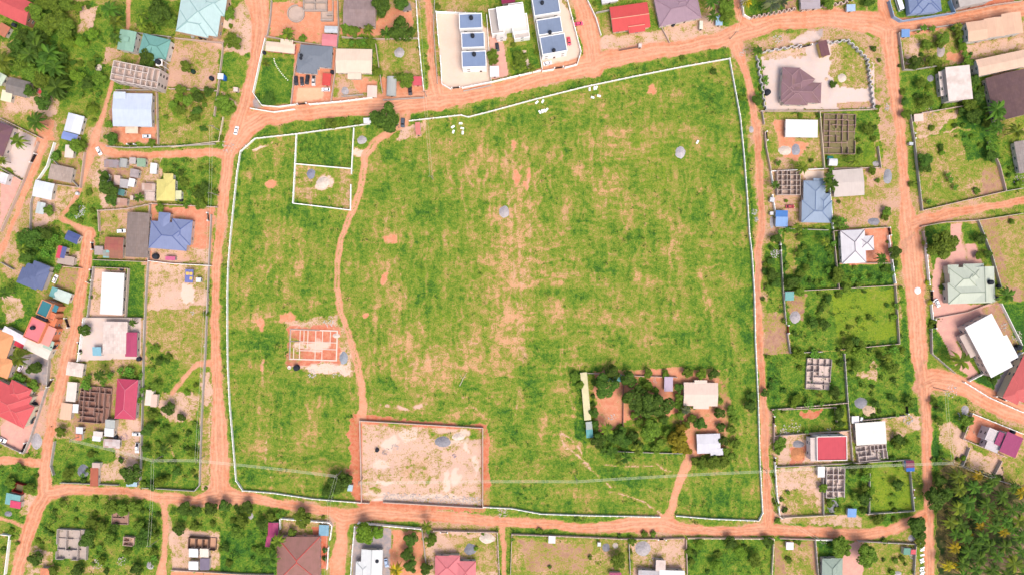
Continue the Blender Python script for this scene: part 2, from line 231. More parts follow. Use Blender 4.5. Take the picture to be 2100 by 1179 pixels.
ZN = [ # (class, hard edge?, polygon)
('field',0,[(480,280),(760,250),(1500,100),(1560,480),(1565,1060),(1200,1065),(480,1020),(455,700),(470,400)]),
('dark',0,[(20,70),(110,60),(130,130),(130,190),(90,200),(20,150)]),('lush',0,[(60,0),(190,0),(235,20),(210,180),(120,210),(70,160),(60,60)]),
('bright',0,[(145,5),(172,8),(170,25),(148,20)]),('bright',0,[(145,70),(172,75),(165,105),(148,105)]),('bare',0,[(165,15),(205,8),(190,60),(160,70)]),('dirt',0,[(0,85),(30,80),(25,110),(0,110)]),
('bare',0,[(10,195),(55,170),(105,195),(125,215),(110,240),(20,225),(5,205)]),('dirt',0,[(215,100),(255,105),(240,135),(208,128)]),('lush',0,[(280,0),(372,0),(355,75),(285,65)]),
('brown',0,[(230,185),(325,185),(322,300),(225,290)]),('orange',0,[(232,262),(318,255),(318,296),(226,292)]),('mix',0,[(325,180),(440,190),(440,297),(325,295)]),
('lush',0,[(440,188),(470,190),(488,225),(470,240),(440,242)]),('dirt',1,[(359,78),(458,84),(440,185),(340,178)]),('bare',0,[(440,90),(520,70),(515,110),(450,105)]),
('lawn',0,[(450,110),(512,110),(500,180),(445,182)]),('bare',0,[(462,60),(500,0),(530,0),(528,80),(470,90)]),('pale',0,[(465,0),(480,0),(470,60),(450,60)]),
('orange',0,[(560,5),(695,0),(695,92),(550,75)]),('lawn',1,[(541,118),(606,122),(595,215),(528,218)]),('terra',1,[(606,90),(690,95),(683,205),(596,213)]),('sand',1,[(612,180),(665,182),(662,203),(606,212)]),
('grey',1,[(512,195),(522,195),(538,222),(590,218),(602,226),(540,234),(520,220)]),('dirt',0,[(690,150),(776,158),(780,200),(690,205)]),('orange',0,[(720,160),(772,165),(765,195),(735,190)]),
('orange',0,[(775,10),(845,20),(840,75),(700,70),(700,55),(770,50)]),('dry',0,[(773,82),(860,82),(865,155),(782,160)]),('orange',0,[(780,160),(868,165),(870,200),(785,205)]),
('lush',0,[(862,80),(878,80),(882,160),(876,185),(868,180)]),('dry',0,[(842,0),(868,0),(872,75),(850,75)]),('dry',0,[(898,0),(1000,0),(1000,25),(898,22)]),
('pale',1,[(895,26),(950,28),(1000,60),(1005,170),(925,184),(906,172)]),('pale',1,[(1089,0),(1165,0),(1193,108),(1186,132),(1112,144)]),('pink',1,[(1003,75),(1030,75),(1043,155),(1008,165)]),
('lawn',1,[(1040,100),(1090,90),(1110,145),(1050,155)]),('bright',1,[(1041,100),(1046,100),(1056,152),(1050,155)]),('lawn',1,[(1050,132),(1300,112),(1300,112),(1050,132)][:3]),
('pale',1,[(1072,104),(1078,103),(1088,140),(1082,142)]),
('dry',0,[(1150,-5),(1176,0),(1185,40),(1165,20)]),('lawn',0,[(1215,0),(1265,0),(1258,18),(1225,25)]),('dry',0,[(1225,35),(1255,30),(1256,75),(1240,78)]),('bare',0,[(1225,80),(1370,60),(1375,100),(1235,110)]),
('dry',0,[(1235,105),(1280,103),(1282,118),(1245,118)]),('dry',0,[(1350,98),(1385,96),(1398,103),(1380,112),(1348,112)]),('bare',0,[(1360,50),(1500,20),(1515,70),(1380,95)]),
('lush',0,[(1475,0),(1502,0),(1525,62),(1508,68),(1485,50)]),('lawn',1,[(1522,5),(1565,5),(1600,25),(1545,33),(1530,32)]),('brown',1,[(1605,5),(1632,0),(1634,22),(1612,25)]),
('dirt',0,[(1545,80),(1620,65),(1700,50),(1770,60),(1820,100),(1835,240),(1800,240),(1790,130),(1750,80),(1560,110)]),('pave',0,[(1615,85),(1640,72),(1660,62),(1690,68),(1680,85),(1640,92)]),('grey',0,[(1668,65),(1688,62),(1690,78),(1680,80)]),
('pave',1,[(1560,118),(1700,82),(1792,130),(1795,222),(1572,228)]),('mix',0,[(1700,95),(1750,85),(1785,125),(1790,180),(1720,185),(1700,150)]),('bare',0,[(1560,110),(1650,98),(1655,112),(1565,125)]),('dirt',1,[(1715,212),(1790,208),(1792,220),(1718,224)]),
('dry',0,[(1755,15),(1775,10),(1800,40),(1780,45),(1755,35)]),('lawn',0,[(1755,15),(1775,12),(1777,26),(1758,28)]),('lawn',1,[(1830,0),(1952,0),(1958,22),(1850,42),(1838,25)]),('red',1,[(1960,0),(2080,0),(2078,8),(1965,24)]),
('mix',0,[(1845,62),(1970,55),(1980,125),(1855,145)]),('bare',0,[(1848,75),(1885,80),(1885,120),(1855,130)]),('lush',1,[(1847,150),(1980,130),(1995,215),(1858,232)]),('bare',0,[(1975,95),(2100,75),(2100,95),(1990,115)]),
('orange',0,[(1942,110),(1975,105),(1980,130),(1945,128)]),('dark',0,[(1985,130),(2030,150),(2040,300),(1990,330),(1970,230)]),('bare',0,[(1872,235),(1960,225),(1955,245),(1918,275),(1880,290)]),
('mix',1,[(1878,285),(2045,260),(2065,390),(1895,432)]),('bright',0,[(1945,245),(1962,243),(1960,270),(1943,268)]),('brown',0,[(2020,350),(2060,340),(2062,390),(2010,400)]),('dark',0,[(1960,240),(2050,240),(2050,330),(1985,330)]),('lush',0,[(2045,290),(2090,300),(2100,390),(2060,390)]),
('mix',0,[(1565,235),(1685,230),(1690,345),(1575,350)]),('orange',0,[(1585,250),(1615,245),(1630,290),(1660,295),(1640,330),(1610,325)]),('lush',0,[(1685,230),(1800,225),(1805,345),(1690,345)]),('bright',0,[(1760,310),(1800,290),(1805,340),(1755,342)]),
('dirt',0,[(1800,225),(1840,225),(1855,440),(1790,440),(1775,350),(1806,345)]),('dirt',0,[(1580,350),(1710,345),(1700,460),(1595,465)]),('pale',1,[(1640,350),(1690,350),(1690,372),(1655,372)]),('dirt',0,[(1710,405),(1830,400),(1835,465),(1710,465)]),
('mix',0,[(1706,470),(1735,468),(1722,545),(1712,540)]),('terra',1,[(1722,470),(1828,468),(1832,540),(1722,545)]),('dark',0,[(1605,470),(1722,470),(1720,590),(1606,600)]),('dry',0,[(1610,480),(1645,480),(1630,560),(1612,560)]),('dark',0,[(1722,545),(1838,545),(1838,582),(1722,592)]),
('lush',0,[(1570,500),(1606,500),(1610,640),(1575,640)]),('brown',0,[(1565,640),(1612,650),(1615,725),(1565,728)]),('lush',1,[(1606,600),(1840,585),(1845,712),(1624,722)]),('bright',0,[(1700,600),(1840,590),(1842,690),(1720,705)]),('brown',0,[(1610,605),(1655,600),(1645,660),(1615,640)]),
('lush',1,[(1565,728),(1850,712),(1872,845),(1800,860),(1575,840)]),('dark',0,[(1570,740),(1600,760),(1605,835),(1575,835)]),('dark',0,[(1845,590),(1860,590),(1880,850),(1860,850)]),('bare',0,[(1790,735),(1803,755),(1800,780),(1750,772),(1755,765),(1785,760)]),
('lush',0,[(1585,840),(1740,828),(1745,885),(1590,895)]),('bright',0,[(1722,832),(1740,832),(1742,880),(1724,880)]),('bare',0,[(1590,895),(1745,885),(1745,945),(1600,955)]),('red',0,[(1645,845),(1688,840),(1685,855),(1650,860)]),('red',0,[(1620,915),(1650,915),(1645,955),(1625,950)]),
('bare',0,[(1745,870),(1880,850),(1885,880),(1820,910),(1750,915)]),('lush',0,[(1820,900),(1880,880),(1885,950),(1780,965)]),('bare',1,[(1590,960),(1690,955),(1690,1058),(1598,1058)]),('mix',0,[(1605,1000),(1670,1005),(1675,1058),(1605,1058)]),
('lush',1,[(1690,955),(1872,945),(1880,1048),(1700,1058)]),('bright',0,[(1785,960),(1870,950),(1872,1045),(1788,1050)]),('lush',0,[(1570,1060),(1890,1055),(1850,1078),(1770,1078),(1580,1075)]),('bare',0,[(1580,1055),(1760,1058),(1770,1080),(1600,1075)]),
('lush',1,[(1410,1103),(1586,1103),(1582,1200),(1410,1200)]),('brown',1,[(1588,1108),(1675,1108),(1678,1200),(1588,1200)]),('mix',0,[(1600,1108),(1660,1120),(1670,1179),(1610,1179)]),('darklawn',1,[(1678,1108),(1740,1108),(1735,1148),(1680,1150)]),
('pink',1,[(1742,1115),(1770,1105),(1770,1185),(1725,1185),(1725,1150)]),('mix',0,[(1770,1110),(1880,1115),(1875,1190),(1770,1190)]),('lush',0,[(1880,1100),(1897,1100),(1900,1200),(1885,1200)]),
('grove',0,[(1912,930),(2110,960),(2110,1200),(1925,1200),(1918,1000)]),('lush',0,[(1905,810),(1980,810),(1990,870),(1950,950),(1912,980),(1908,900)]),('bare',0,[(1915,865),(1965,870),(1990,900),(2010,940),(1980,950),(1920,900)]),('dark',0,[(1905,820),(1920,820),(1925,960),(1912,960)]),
('bare',0,[(1990,920),(2050,940),(2060,970),(1990,965)]),('terra',1,[(1995,850),(2098,890),(2085,935),(1980,900)]),('red',1,[(2040,868),(2085,885),(2080,893),(2038,878)]),('mix',0,[(2060,935),(2110,930),(2110,990),(2060,990)]),
('lawn',1,[(1895,460),(1950,458),(1965,540),(1915,560)]),('pink',1,[(1950,460),(1972,458),(1976,500),(2000,500),(2010,530),(2020,545),(1930,560),(1925,600),(1990,625),(2050,622),(2060,640),(1990,660),(1915,650),(1912,570),(1920,530),(1950,525)]),('lawn',0,[(1975,460),(2020,458),(2040,540),(2015,545),(2005,495),(1978,495)]),
('lawn',0,[(1928,555),(1990,540),(1990,560),(1935,575)]),('brown',1,[(2010,450),(2110,440),(2110,640),(2060,600),(2035,520)]),('dry',0,[(2040,450),(2110,450),(2110,600),(2070,590)]),('brown',0,[(2010,635),(2050,620),(2105,720),(2090,740),(2060,690)]),('darklawn',1,[(2055,625),(2110,615),(2110,740),(2080,690)]),
('pink',1,[(1920,655),(1990,640),(2010,650),(1960,700),(2010,770),(1985,775),(1925,720)]),('lawn',1,[(1912,680),(1925,680),(1960,750),(1985,770),(1975,775),(1915,725)]),('darklawn',1,[(1985,780),(2060,730),(2060,760),(2040,810),(2035,815)]),('grey',1,[(2055,740),(2085,720),(2075,760),(2060,800),(2100,830),(2110,850),(2035,810)]),('lawn',1,[(2055,822),(2110,845),(2110,855),(2060,830)]),
('lush',0,[(330,322),(450,325),(450,400),(440,422),(350,412),(330,400)]),('bare',0,[(200,330),(330,322),(325,420),(215,430),(190,380)]),('brown',0,[(220,340),(300,345),(300,420),(220,420)]),('dirt',0,[(205,430),(310,420),(310,530),(200,530)]),('terra',0,[(305,420),(440,425),(430,540),(300,540)]),('bare',0,[(310,500),(430,510),(430,545),(310,535)]),
('lush',0,[(140,400),(170,395),(170,460),(120,450)]),('dark',0,[(110,310),(130,300),(120,340),(95,375),(85,370)]),('lush',0,[(120,250),(180,280),(160,320),(120,310)]),('bare',0,[(110,370),(165,395),(135,430),(110,460),(70,470),(60,430),(75,410)]),('brown',0,[(110,325),(165,325),(160,390),(110,380)]),
('orange',0,[(55,235),(115,245),(110,290),(85,285)]),('pave',1,[(0,245),(85,290),(45,370),(0,340)]),('lush',0,[(0,335),(45,365),(40,380),(0,350)]),('pink',1,[(0,350),(45,370),(0,470)]),('dirt',0,[(60,395),(75,420),(60,480),(30,490)]),
('dark',0,[(30,480),(120,470),(150,500),(115,560),(40,540)]),('lush',0,[(0,560),(40,570),(95,605),(85,650),(50,680),(0,640)]),('bare',0,[(0,600),(40,610),(45,650),(10,665)]),('brown',0,[(118,548),(165,550),(155,600),(115,590)]),('bare',0,[(115,505),(165,510),(160,545),(115,545)]),
('bare',1,[(190,550),(260,555),(255,650),(180,650)]),('lawn',1,[(258,545),(297,545),(293,650),(255,650)]),('lawn',1,[(190,532),(290,535),(290,549),(190,548)]),('bare',0,[(305,540),(430,545),(425,640),(305,640)]),('pale',0,[(375,575),(400,585),(395,625),(372,620)]),
('dry',0,[(300,640),(420,625),(425,730),(395,760),(300,740)]),('bright',0,[(385,760),(410,752),(408,800),(370,805)]),('lush',0,[(300,700),(370,740),(350,790),(300,780)]),('bare',0,[(330,800),(408,810),(405,860),(360,870),(330,850)]),
('pave',1,[(170,650),(290,650),(288,735),(160,740)]),('grey',1,[(38,730),(95,720),(105,745),(95,790),(70,780),(40,760)]),('pink',1,[(60,815),(95,795),(92,860),(55,930),(0,905),(0,875)]),('dirt',0,[(75,860),(95,820),(95,870),(70,935),(60,930)]),
('brown',0,[(150,780),(235,790),(235,900),(150,900)]),('lush',0,[(110,900),(260,900),(250,985),(110,985)]),('bare',0,[(235,860),(285,860),(285,985),(180,985),(200,960),(235,940)]),('lush',0,[(290,860),(412,870),(410,1003),(290,998)]),('bare',0,[(412,760),(432,760),(432,1000),(412,1000)]),('dry',0,[(414,830),(430,830),(430,990),(416,990)]),
('dark',0,[(0,955),(75,950),(78,1000),(30,1000),(0,1040)]),('bare',0,[(40,1005),(75,1015),(60,1050),(40,1060)]),('lush',0,[(100,1030),(320,1025),(335,1100),(320,1160),(50,1160),(65,1080)]),('bare',0,[(60,1120),(110,1130),(110,1165),(55,1179)]),('bare',0,[(350,1090),(450,1090),(450,1165),(352,1179)]),
('dark',0,[(455,1050),(560,1050),(570,1179),(450,1175)]),('lush',0,[(350,1035),(600,1035),(560,1090),(350,1085)]),('red',1,[(640,1080),(672,1080),(672,1165),(655,1165)]),('orange',1,[(350,1172),(560,1176),(560,1240),(350,1240)]),
('grey',1,[(725,1080),(802,1082),(800,1200),(722,1200)]),('orange',0,[(802,1085),(870,1090),(870,1200),(800,1200)]),('lush',0,[(795,1060),(860,1065),(860,1080),(795,1078)]),('bare',0,[(872,1090),(1020,1090),(1022,1200),(872,1200)]),('dry',0,[(905,1095),(1015,1100),(1018,1170),(980,1170)]),
('mix',1,[(1048,1100),(1290,1108),(1292,1200),(1048,1200)]),('brown',0,[(1060,1110),(1220,1115),(1200,1170),(1080,1170)]),('bare',0,[(1300,1110),(1405,1105),(1405,1200),(1295,1200)]),('lush',0,[(1100,1062),(1300,1068),(1230,1072),(1160,1072)]),
('lush',0,[(1050,1078),(1180,1085),(1290,1088),(1290,1100),(1050,1095)]),('lush',0,[(1400,1095),(1700,1098),(1760,1105),(1400,1102)]),
('bare',1,[(740,866),(988,880),(988,1040),(743,1028)]),('red',0,[(716,850),(1000,872),(1008,1035),(992,1050),(735,1040),(715,1000)]),('bare',1,[(742,869),(987,882),(987,1036),(744,1026)]),
('red',0,[(590,668),(690,665),(700,745),(586,750)]),('bare',0,[(590,660),(695,645),(730,720),(725,768),(640,768),(590,745)]),('red',0,[(588,668),(698,668),(698,742),(588,748)]),('pale',0,[(625,750),(720,745),(715,765),(640,768)]),
('terra',0,[(1215,760),(1495,755),(1498,930),(1410,935),(1330,900),(1225,900)]),('lush',0,[(1285,860),(1390,850),(1410,930),(1230,940),(1225,905)]),('dark',0,[(1170,765),(1192,765),(1205,930),(1185,900)]),('lush',0,[(1310,775),(1332,775),(1332,800),(1310,800)]),
('bare',0,[(820,255),(880,250),(865,285),(815,285)]),('lush',1,[(610,278),(722,265),(720,342),(608,335)]),('mix',1,[(606,340),(720,348),(716,428),(602,414)]),
('lush',0,[(490,258),(520,240),(700,232),(760,240),(757,252),(520,280),(490,305)]),('lush',0,[(840,238),(1000,215),(1200,165),(1300,130),(1400,105),(1500,95),(1495,118),(1300,150),(1100,200),(960,235),(842,246)]),('bright',0,[(1700,820),(1701,820),(1701,821)]),
]
BL = [ # soft patches in the big field: (class, x, y, rx, ry, degrees, strength)
]
for q in [(1060,580,40,60,0),(1045,480,40,60,10),(1040,650,45,50,0),(1062,710,25,50,0),(1170,565,50,20,0),(960,360,20,40,20),(1000,330,35,22,0),(1060,300,20,20,0),(930,300,26,16,0),(820,620,30,26,0),(830,700,50,22,-10),(900,760,70,34,-10),(870,830,30,12,0),(930,850,50,12,0),(1240,400,45,50,0),(1190,345,22,14,0),(1300,300,45,40,0),(1250,270,50,22,0),(1450,540,14,50,0),(1450,620,14,50,0),(1380,480,24,34,0),(1320,575,30,16,0),(1260,655,70,22,0),(1000,745,50,26,0),(1140,640,26,26,0),(610,540,8,40,10),(640,620,10,30,20),(525,650,7,22,0),(650,830,20,34,0),(540,930,18,26,0),(620,900,34,26,0),(1330,690,60,20,0),(1010,440,26,40,0),(870,300,30,30,0),(780,540,14,34,0),(1000,560,26,40,0),(880,780,60,20,0),(1110,880,12,50,0),(1160,900,14,40,0),(770,640,10,30,0),(920,480,16,20,0),(1290,460,30,20,0),(1360,380,20,20,0),(1130,250,30,8,0),(850,960,30,20,0),(580,600,12,20,0),(700,700,20,20,0),(1460,430,16,30,0),(1410,270,16,16,0),(1100,450,12,70,0),(1070,800,8,60,0),(1170,1010,30,14,0),(1420,1000,24,18,0),(500,620,10,40,0),(780,480,30,14,0),(1380,600,30,16,0)]:
    BL.append(('thin',)+q+(.62,))
for q in [(1045,560,100,190,0,.5),(1000,330,110,50,0,.4),(900,730,150,60,-8,.45),(1290,330,110,90,0,.3),(1250,640,110,40,0,.3),(1050,760,60,80,0,.3),(1062,600,16,230,2,.5),(1080,430,12,90,0,.5),(1150,760,8,120,0,.4),(1178,860,6,90,0,.4),(1020,600,10,120,-4,.4)]:
    BL.append(('thin',)+q)
for q in [(800,495,11,7,0),(555,377,8,6,0),(1337,186,9,9,0),(1050,297,6,9,0),(592,650,12,10,0),(748,645,5,5,0),(787,570,5,11,0),(1060,365,5,12,0),(1082,372,4,16,0),(535,665,4,14,0),(538,745,4,18,0)]:
    BL.append(('orange',)+q+(1.0,))
for q in [(890,430,46,34,0),(890,375,9,10,0),(845,340,12,10,0),(870,600,34,24,-30),(1145,600,30,12,0),(1100,740,45,34,0),(1085,790,30,50,0),(1520,300,14,160,0),(1535,600,16,200,0),(1310,490,36,30,0),(1230,550,30,20,0),(1190,460,24,30,0),(650,440,34,34,0),(690,560,16,60,0),(790,790,26,22,0),(560,720,50,34,0),(482,880,12,80,0),(520,980,50,22,0),(640,800,50,22,0),(1300,1000,44,22,0),(1450,1030,60,34,0),(1510,1020,26,50,0),(1080,1010,50,22,0),(1120,250,40,26,0),(1450,200,50,46,0),(500,330,20,30,0),(960,890,40,16,0),(1050,900,24,60,0),(700,640,10,30,0),(960,790,24,12,0),(600,420,16,30,0),(1465,147,6,8,0),(520,480,20,60,0),(790,390,14,20,0),(1400,690,80,20,0),(1500,780,40,80,0),(800,320,24,16,0),(1280,980,60,20,0)]:
    BL.append(('dark',)+q+(.62,))
for q in [(900,450,30,30,0),(870,560,30,30,0),(920,650,24,24,0),(1100,760,40,30,0),(980,560,20,20,0),(1350,340,60,60,0),(1300,500,30,24,0),(1500,900,30,60,0),(1030,1020,50,30,0),(1170,980,60,20,0),(660,310,50,30,0),(500,800,20,60,0),(1110,700,30,40,0),(830,830,40,10,0),(700,850,30,20,0),(1400,230,60,30,0),(1480,480,30,60,0),(1330,1035,60,14,0)]:
    BL.append(('bright',)+q+(.45,))
for q in [(800,905,14,14,0),(945,895,16,14,0),(840,890,20,12,0),(780,950,20,10,0),(958,920,6,12,0),(935,975,8,14,0),(975,955,6,16,0),(790,990,14,5,0),(860,1018,90,5,3),(912,985,5,20,0),(663,375,14,12,0),(740,312,16,10,0),(648,708,30,8,0),(540,300,20,4,-20)]:
    BL.append(('pale',)+q+(.9,))
for q in [(900,890,60,8,10),(855,960,14,8,0),(770,1005,10,8,0),(880,985,8,5,-45),(830,870,40,5,5)]:
    BL.append(('lush',)+q+(.6,))
# raster of the survey
STEP = 0.55; X0, X1, Y0, Y1 = -300.0, 300.0, -185.0, 185.0
nx = int((X1-X0)/STEP)+1; ny = int((Y1-Y0)/STEP)+1
gx = np.linspace(X0, X1, nx); gy = np.linspace(Y0, Y1, ny)
GX, GY = np.meshgrid(gx, gy)
def vnoise(cell, seed, oct=3):
    out = np.zeros(GX.shape); amp = 1.0; tot = 0
    for o in range(oct):
        r = np.random.default_rng(seed*10+o); c = cell/2**o
        a = int((X1-X0)/c)+4; b = int((Y1-Y0)/c)+4; g = r.random((b, a))
        u = (GX-X0)/c; v = (GY-Y0)/c; iu = u.astype(int); iv = v.astype(int); fu = u-iu; fv = v-iv
        fu = fu*fu*(3-2*fu); fv = fv*fv*(3-2*fv)
        out += amp*((g[iv, iu]*(1-fu)+g[iv, iu+1]*fu)*(1-fv)+(g[iv+1, iu]*(1-fu)+g[iv+1, iu+1]*fu)*fv); tot += amp; amp *= .55
    return out/tot
MX = GX*4+1050; MY = 589.5-GY*4                     # map units
n1, n2 = vnoise(7, 1)-.5, vnoise(7, 2)-.5; n3, n4 = vnoise(2.5, 3)-.5, vnoise(2.5, 4)-.5
WXs, WYs = MX+n1*16+n3*10, MY+n2*16+n4*10           # wandering edges
WXh, WYh = MX+n3*1.5, MY+n4*1.5
soil = np.zeros(GX.shape+(3,)); veg = np.zeros(GX.shape); tone = np.zeros(GX.shape); tall = np.zeros(GX.shape)
def setc(c, m):
    s, v, t, h = CLS[c]; s = np.array([lin(q)*.55 for q in s])
    soil[:] = soil*(1-m[..., None])+s*m[..., None]; veg[:] = veg*(1-m)+v*m; tone[:] = tone*(1-m)+t*m; tall[:] = tall*(1-m)+h*m
setc('scrub', np.ones(GX.shape))
big = vnoise(22, 5, 4)
setc('dirt', np.clip((big-.52)*8, 0, .8)); setc('lush', np.clip((.45-big)*8, 0, .8))
def inpoly(poly, A, B):
    r = np.zeros(A.shape, bool); n = len(poly)
    for i in range(n):
        x1, y1 = poly[i]; x2, y2 = poly[(i+1) % n]
        if y1 == y2: continue
        c = ((y1 > B) != (y2 > B)) & (A < (x2-x1)*(B-y1)/(y2-y1)+x1); r ^= c
    return r
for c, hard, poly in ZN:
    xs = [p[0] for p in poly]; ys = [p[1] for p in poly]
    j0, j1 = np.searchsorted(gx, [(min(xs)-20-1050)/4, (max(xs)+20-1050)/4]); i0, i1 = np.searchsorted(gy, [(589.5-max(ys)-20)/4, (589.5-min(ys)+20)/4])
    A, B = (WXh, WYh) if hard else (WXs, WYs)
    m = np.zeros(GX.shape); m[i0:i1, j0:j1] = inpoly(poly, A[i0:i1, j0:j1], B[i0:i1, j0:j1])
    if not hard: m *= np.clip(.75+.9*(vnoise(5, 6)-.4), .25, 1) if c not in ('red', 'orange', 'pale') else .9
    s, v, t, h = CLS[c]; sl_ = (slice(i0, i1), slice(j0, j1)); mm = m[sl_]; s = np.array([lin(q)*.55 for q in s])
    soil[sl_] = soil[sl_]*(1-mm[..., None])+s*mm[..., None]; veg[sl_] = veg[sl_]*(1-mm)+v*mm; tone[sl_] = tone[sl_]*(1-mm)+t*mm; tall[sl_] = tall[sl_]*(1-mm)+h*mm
n5 = vnoise(4, 8, 4)
for c, x, y, rx, ry, a, st in BL:
    ca, sa = math.cos(R(a)), math.sin(R(a)); dx, dy = WXs-x, WYs-y
    q = np.sqrt(((dx*ca+dy*sa)/rx)**2+((-dx*sa+dy*ca)/ry)**2)+(n5-.5)*2.0
    setc(c, np.clip((1.3-q)*(.9 if c != 'orange' and c != 'pale' else 2.5), 0, 1)*st)
def streak(cx, cy, seed):
    r = np.random.default_rng(seed); g = r.random((int(370/cy)+4, int(600/cx)+4)); u = (GX-X0+n1*6)/cx; v = (GY-Y0+n2*6)/cy; iu = u.astype(int).clip(0); iv = v.astype(int).clip(0); fu = u-iu; fv = v-iv
    iu = iu.clip(0, g.shape[1]-2); iv = iv.clip(0, g.shape[0]-2); fu = fu*fu*(3-2*fu); fv = fv*fv*(3-2*fv)
    return (g[iv, iu]*(1-fu)+g[iv, iu+1]*fu)*(1-fv)+(g[iv+1, iu]*(1-fu)+g[iv+1, iu+1]*fu)*fv-.5
sel = np.clip((vnoise(40, 17, 2)-.4)*5, 0, 1); fm = inpoly(ZN[0][2], MX, MY)*(1-np.clip(tall-.35, 0, 1))
sk = streak(1.3, 16, 41)*sel+streak(14, 1.3, 42)*(1-sel)+.5*streak(.9, 9, 43)
veg = np.where(fm > 0, np.clip(veg+sk*.4*(veg > .3), .05, 1), veg); tone = np.where(fm > 0, np.clip(tone+sk*.15, 0, 1), tone)
def seg_dist(pts, A, B):
    "signed distance-ish: distance minus half width along a tapering stroke"
    best = np.full(A.shape, 1e9)
    for (xa, ya, wa), (xb, yb, wb) in zip(pts, pts[1:]):
        dx, dy = xb-xa, yb-ya; L = dx*dx+dy*dy
        t = np.clip(((A-xa)*dx+(B-ya)*dy)/L, 0, 1)
        best = np.minimum(best, np.hypot(A-xa-t*dx, B-ya-t*dy)-(wa+(wb-wa)*t)/2)
    return best
for c, wd, pts in TH:
    d = seg_dist([(x, y, wd) for x, y in pts], MX+n1*9, MY+n2*9); setc(c, np.clip(.5-d/2.6, 0, 1)*np.clip((n5-.3)*4, 0, .8)*(1.3 if min(p[1] for p in pts) > 870 or wd > 4 or min(p[0] for p in pts) < 460 or max(p[0] for p in pts) > 1560 else .5))
roadd = np.full(GX.shape, 1e9); pathd = np.full(GX.shape, 1e9)
for nm, pts in RD:
    if pts[0][2] < 1: continue
    d = seg_dist(pts, MX+n1*7+n3*3, MY+n2*7+n4*3)
    if nm == 'dirt_road': roadd = np.minimum(roadd, d)
    else: pathd = np.minimum(pathd, d)
# worn shoulder, then the running surface with paler wheel tracks
setc('orange', np.clip(1-roadd/5, 0, 1)*np.clip((n5-.35)*2.2, 0, .8))
rm = np.clip(.5-roadd/1.5, 0, 1); setc('road', rm)
pm = np.clip(.5-pathd/1.5, 0, 1); setc('road', pm*.85)
soil *= (1-.10*np.clip(1+np.minimum(roadd, pathd)/6, 0, 1)*np.maximum(rm, pm))[..., None]*np.array([1, .94, .9])**(np.maximum(rm, pm)[..., None]*np.clip(1+np.minimum(roadd, pathd)[..., None]/7, 0, 1))
cen = np.full(GX.shape, 1e9)
for nm, pts in RD[:12]+RD[14:15]: cen = np.minimum(cen, seg_dist([(x, y, 0) for x, y, _ in pts], MX+n1*7, MY+n2*7))
ins_ = np.clip(-roadd/2, 0, 1)
soil *= (1+ins_*.2*np.cos(cen*.85+n5*2.5)*np.exp(-cen/26)*(.4+1.6*vnoise(9, 51)))[..., None]
edge = np.clip(1-np.abs(roadd+4)/4.5, 0, 1)*np.clip((vnoise(6, 52)-.38)*4, 0, 1)
soil *= np.array([.93, .78, .68])**edge[..., None]
soil *= np.array([.95, .84, .76])**(ins_*np.clip((vnoise(14, 53, 4)-.5)*5, 0, 1))[..., None]
for pts in [RD[12][1]]:                              # two-rut track through the field: grassy crown
    d = seg_dist([(x, y, 0) for x, y, _ in pts[3:-2]], MX+n1*7+n3*3, MY+n2*7+n4*3)
    setc('mix', np.clip(1.4-d/1.6, 0, 1)*.6)
d = seg_dist([(x, y, 0) for x, y, _ in RD[4][1][2:-2]], MX+n1*7+n3*3, MY+n2*7+n4*3); setc('brown', np.clip(1.2-d/1.6, 0, 1)*.35)
wet = [(1852,490,6),(1862,510,7)]
d = seg_dist([(1872,478,5),(1855,495,8),(1850,520,4)], WXs, WYs); setc('brown', np.clip(.6-d/3, 0, 1)*.5)
d = seg_dist([(1893,740,8),(1878,765,12),(1883,820,12),(1890,890,6)], WXs, WYs); setc('brown', np.clip(.6-d/3, 0, 1)*.45)
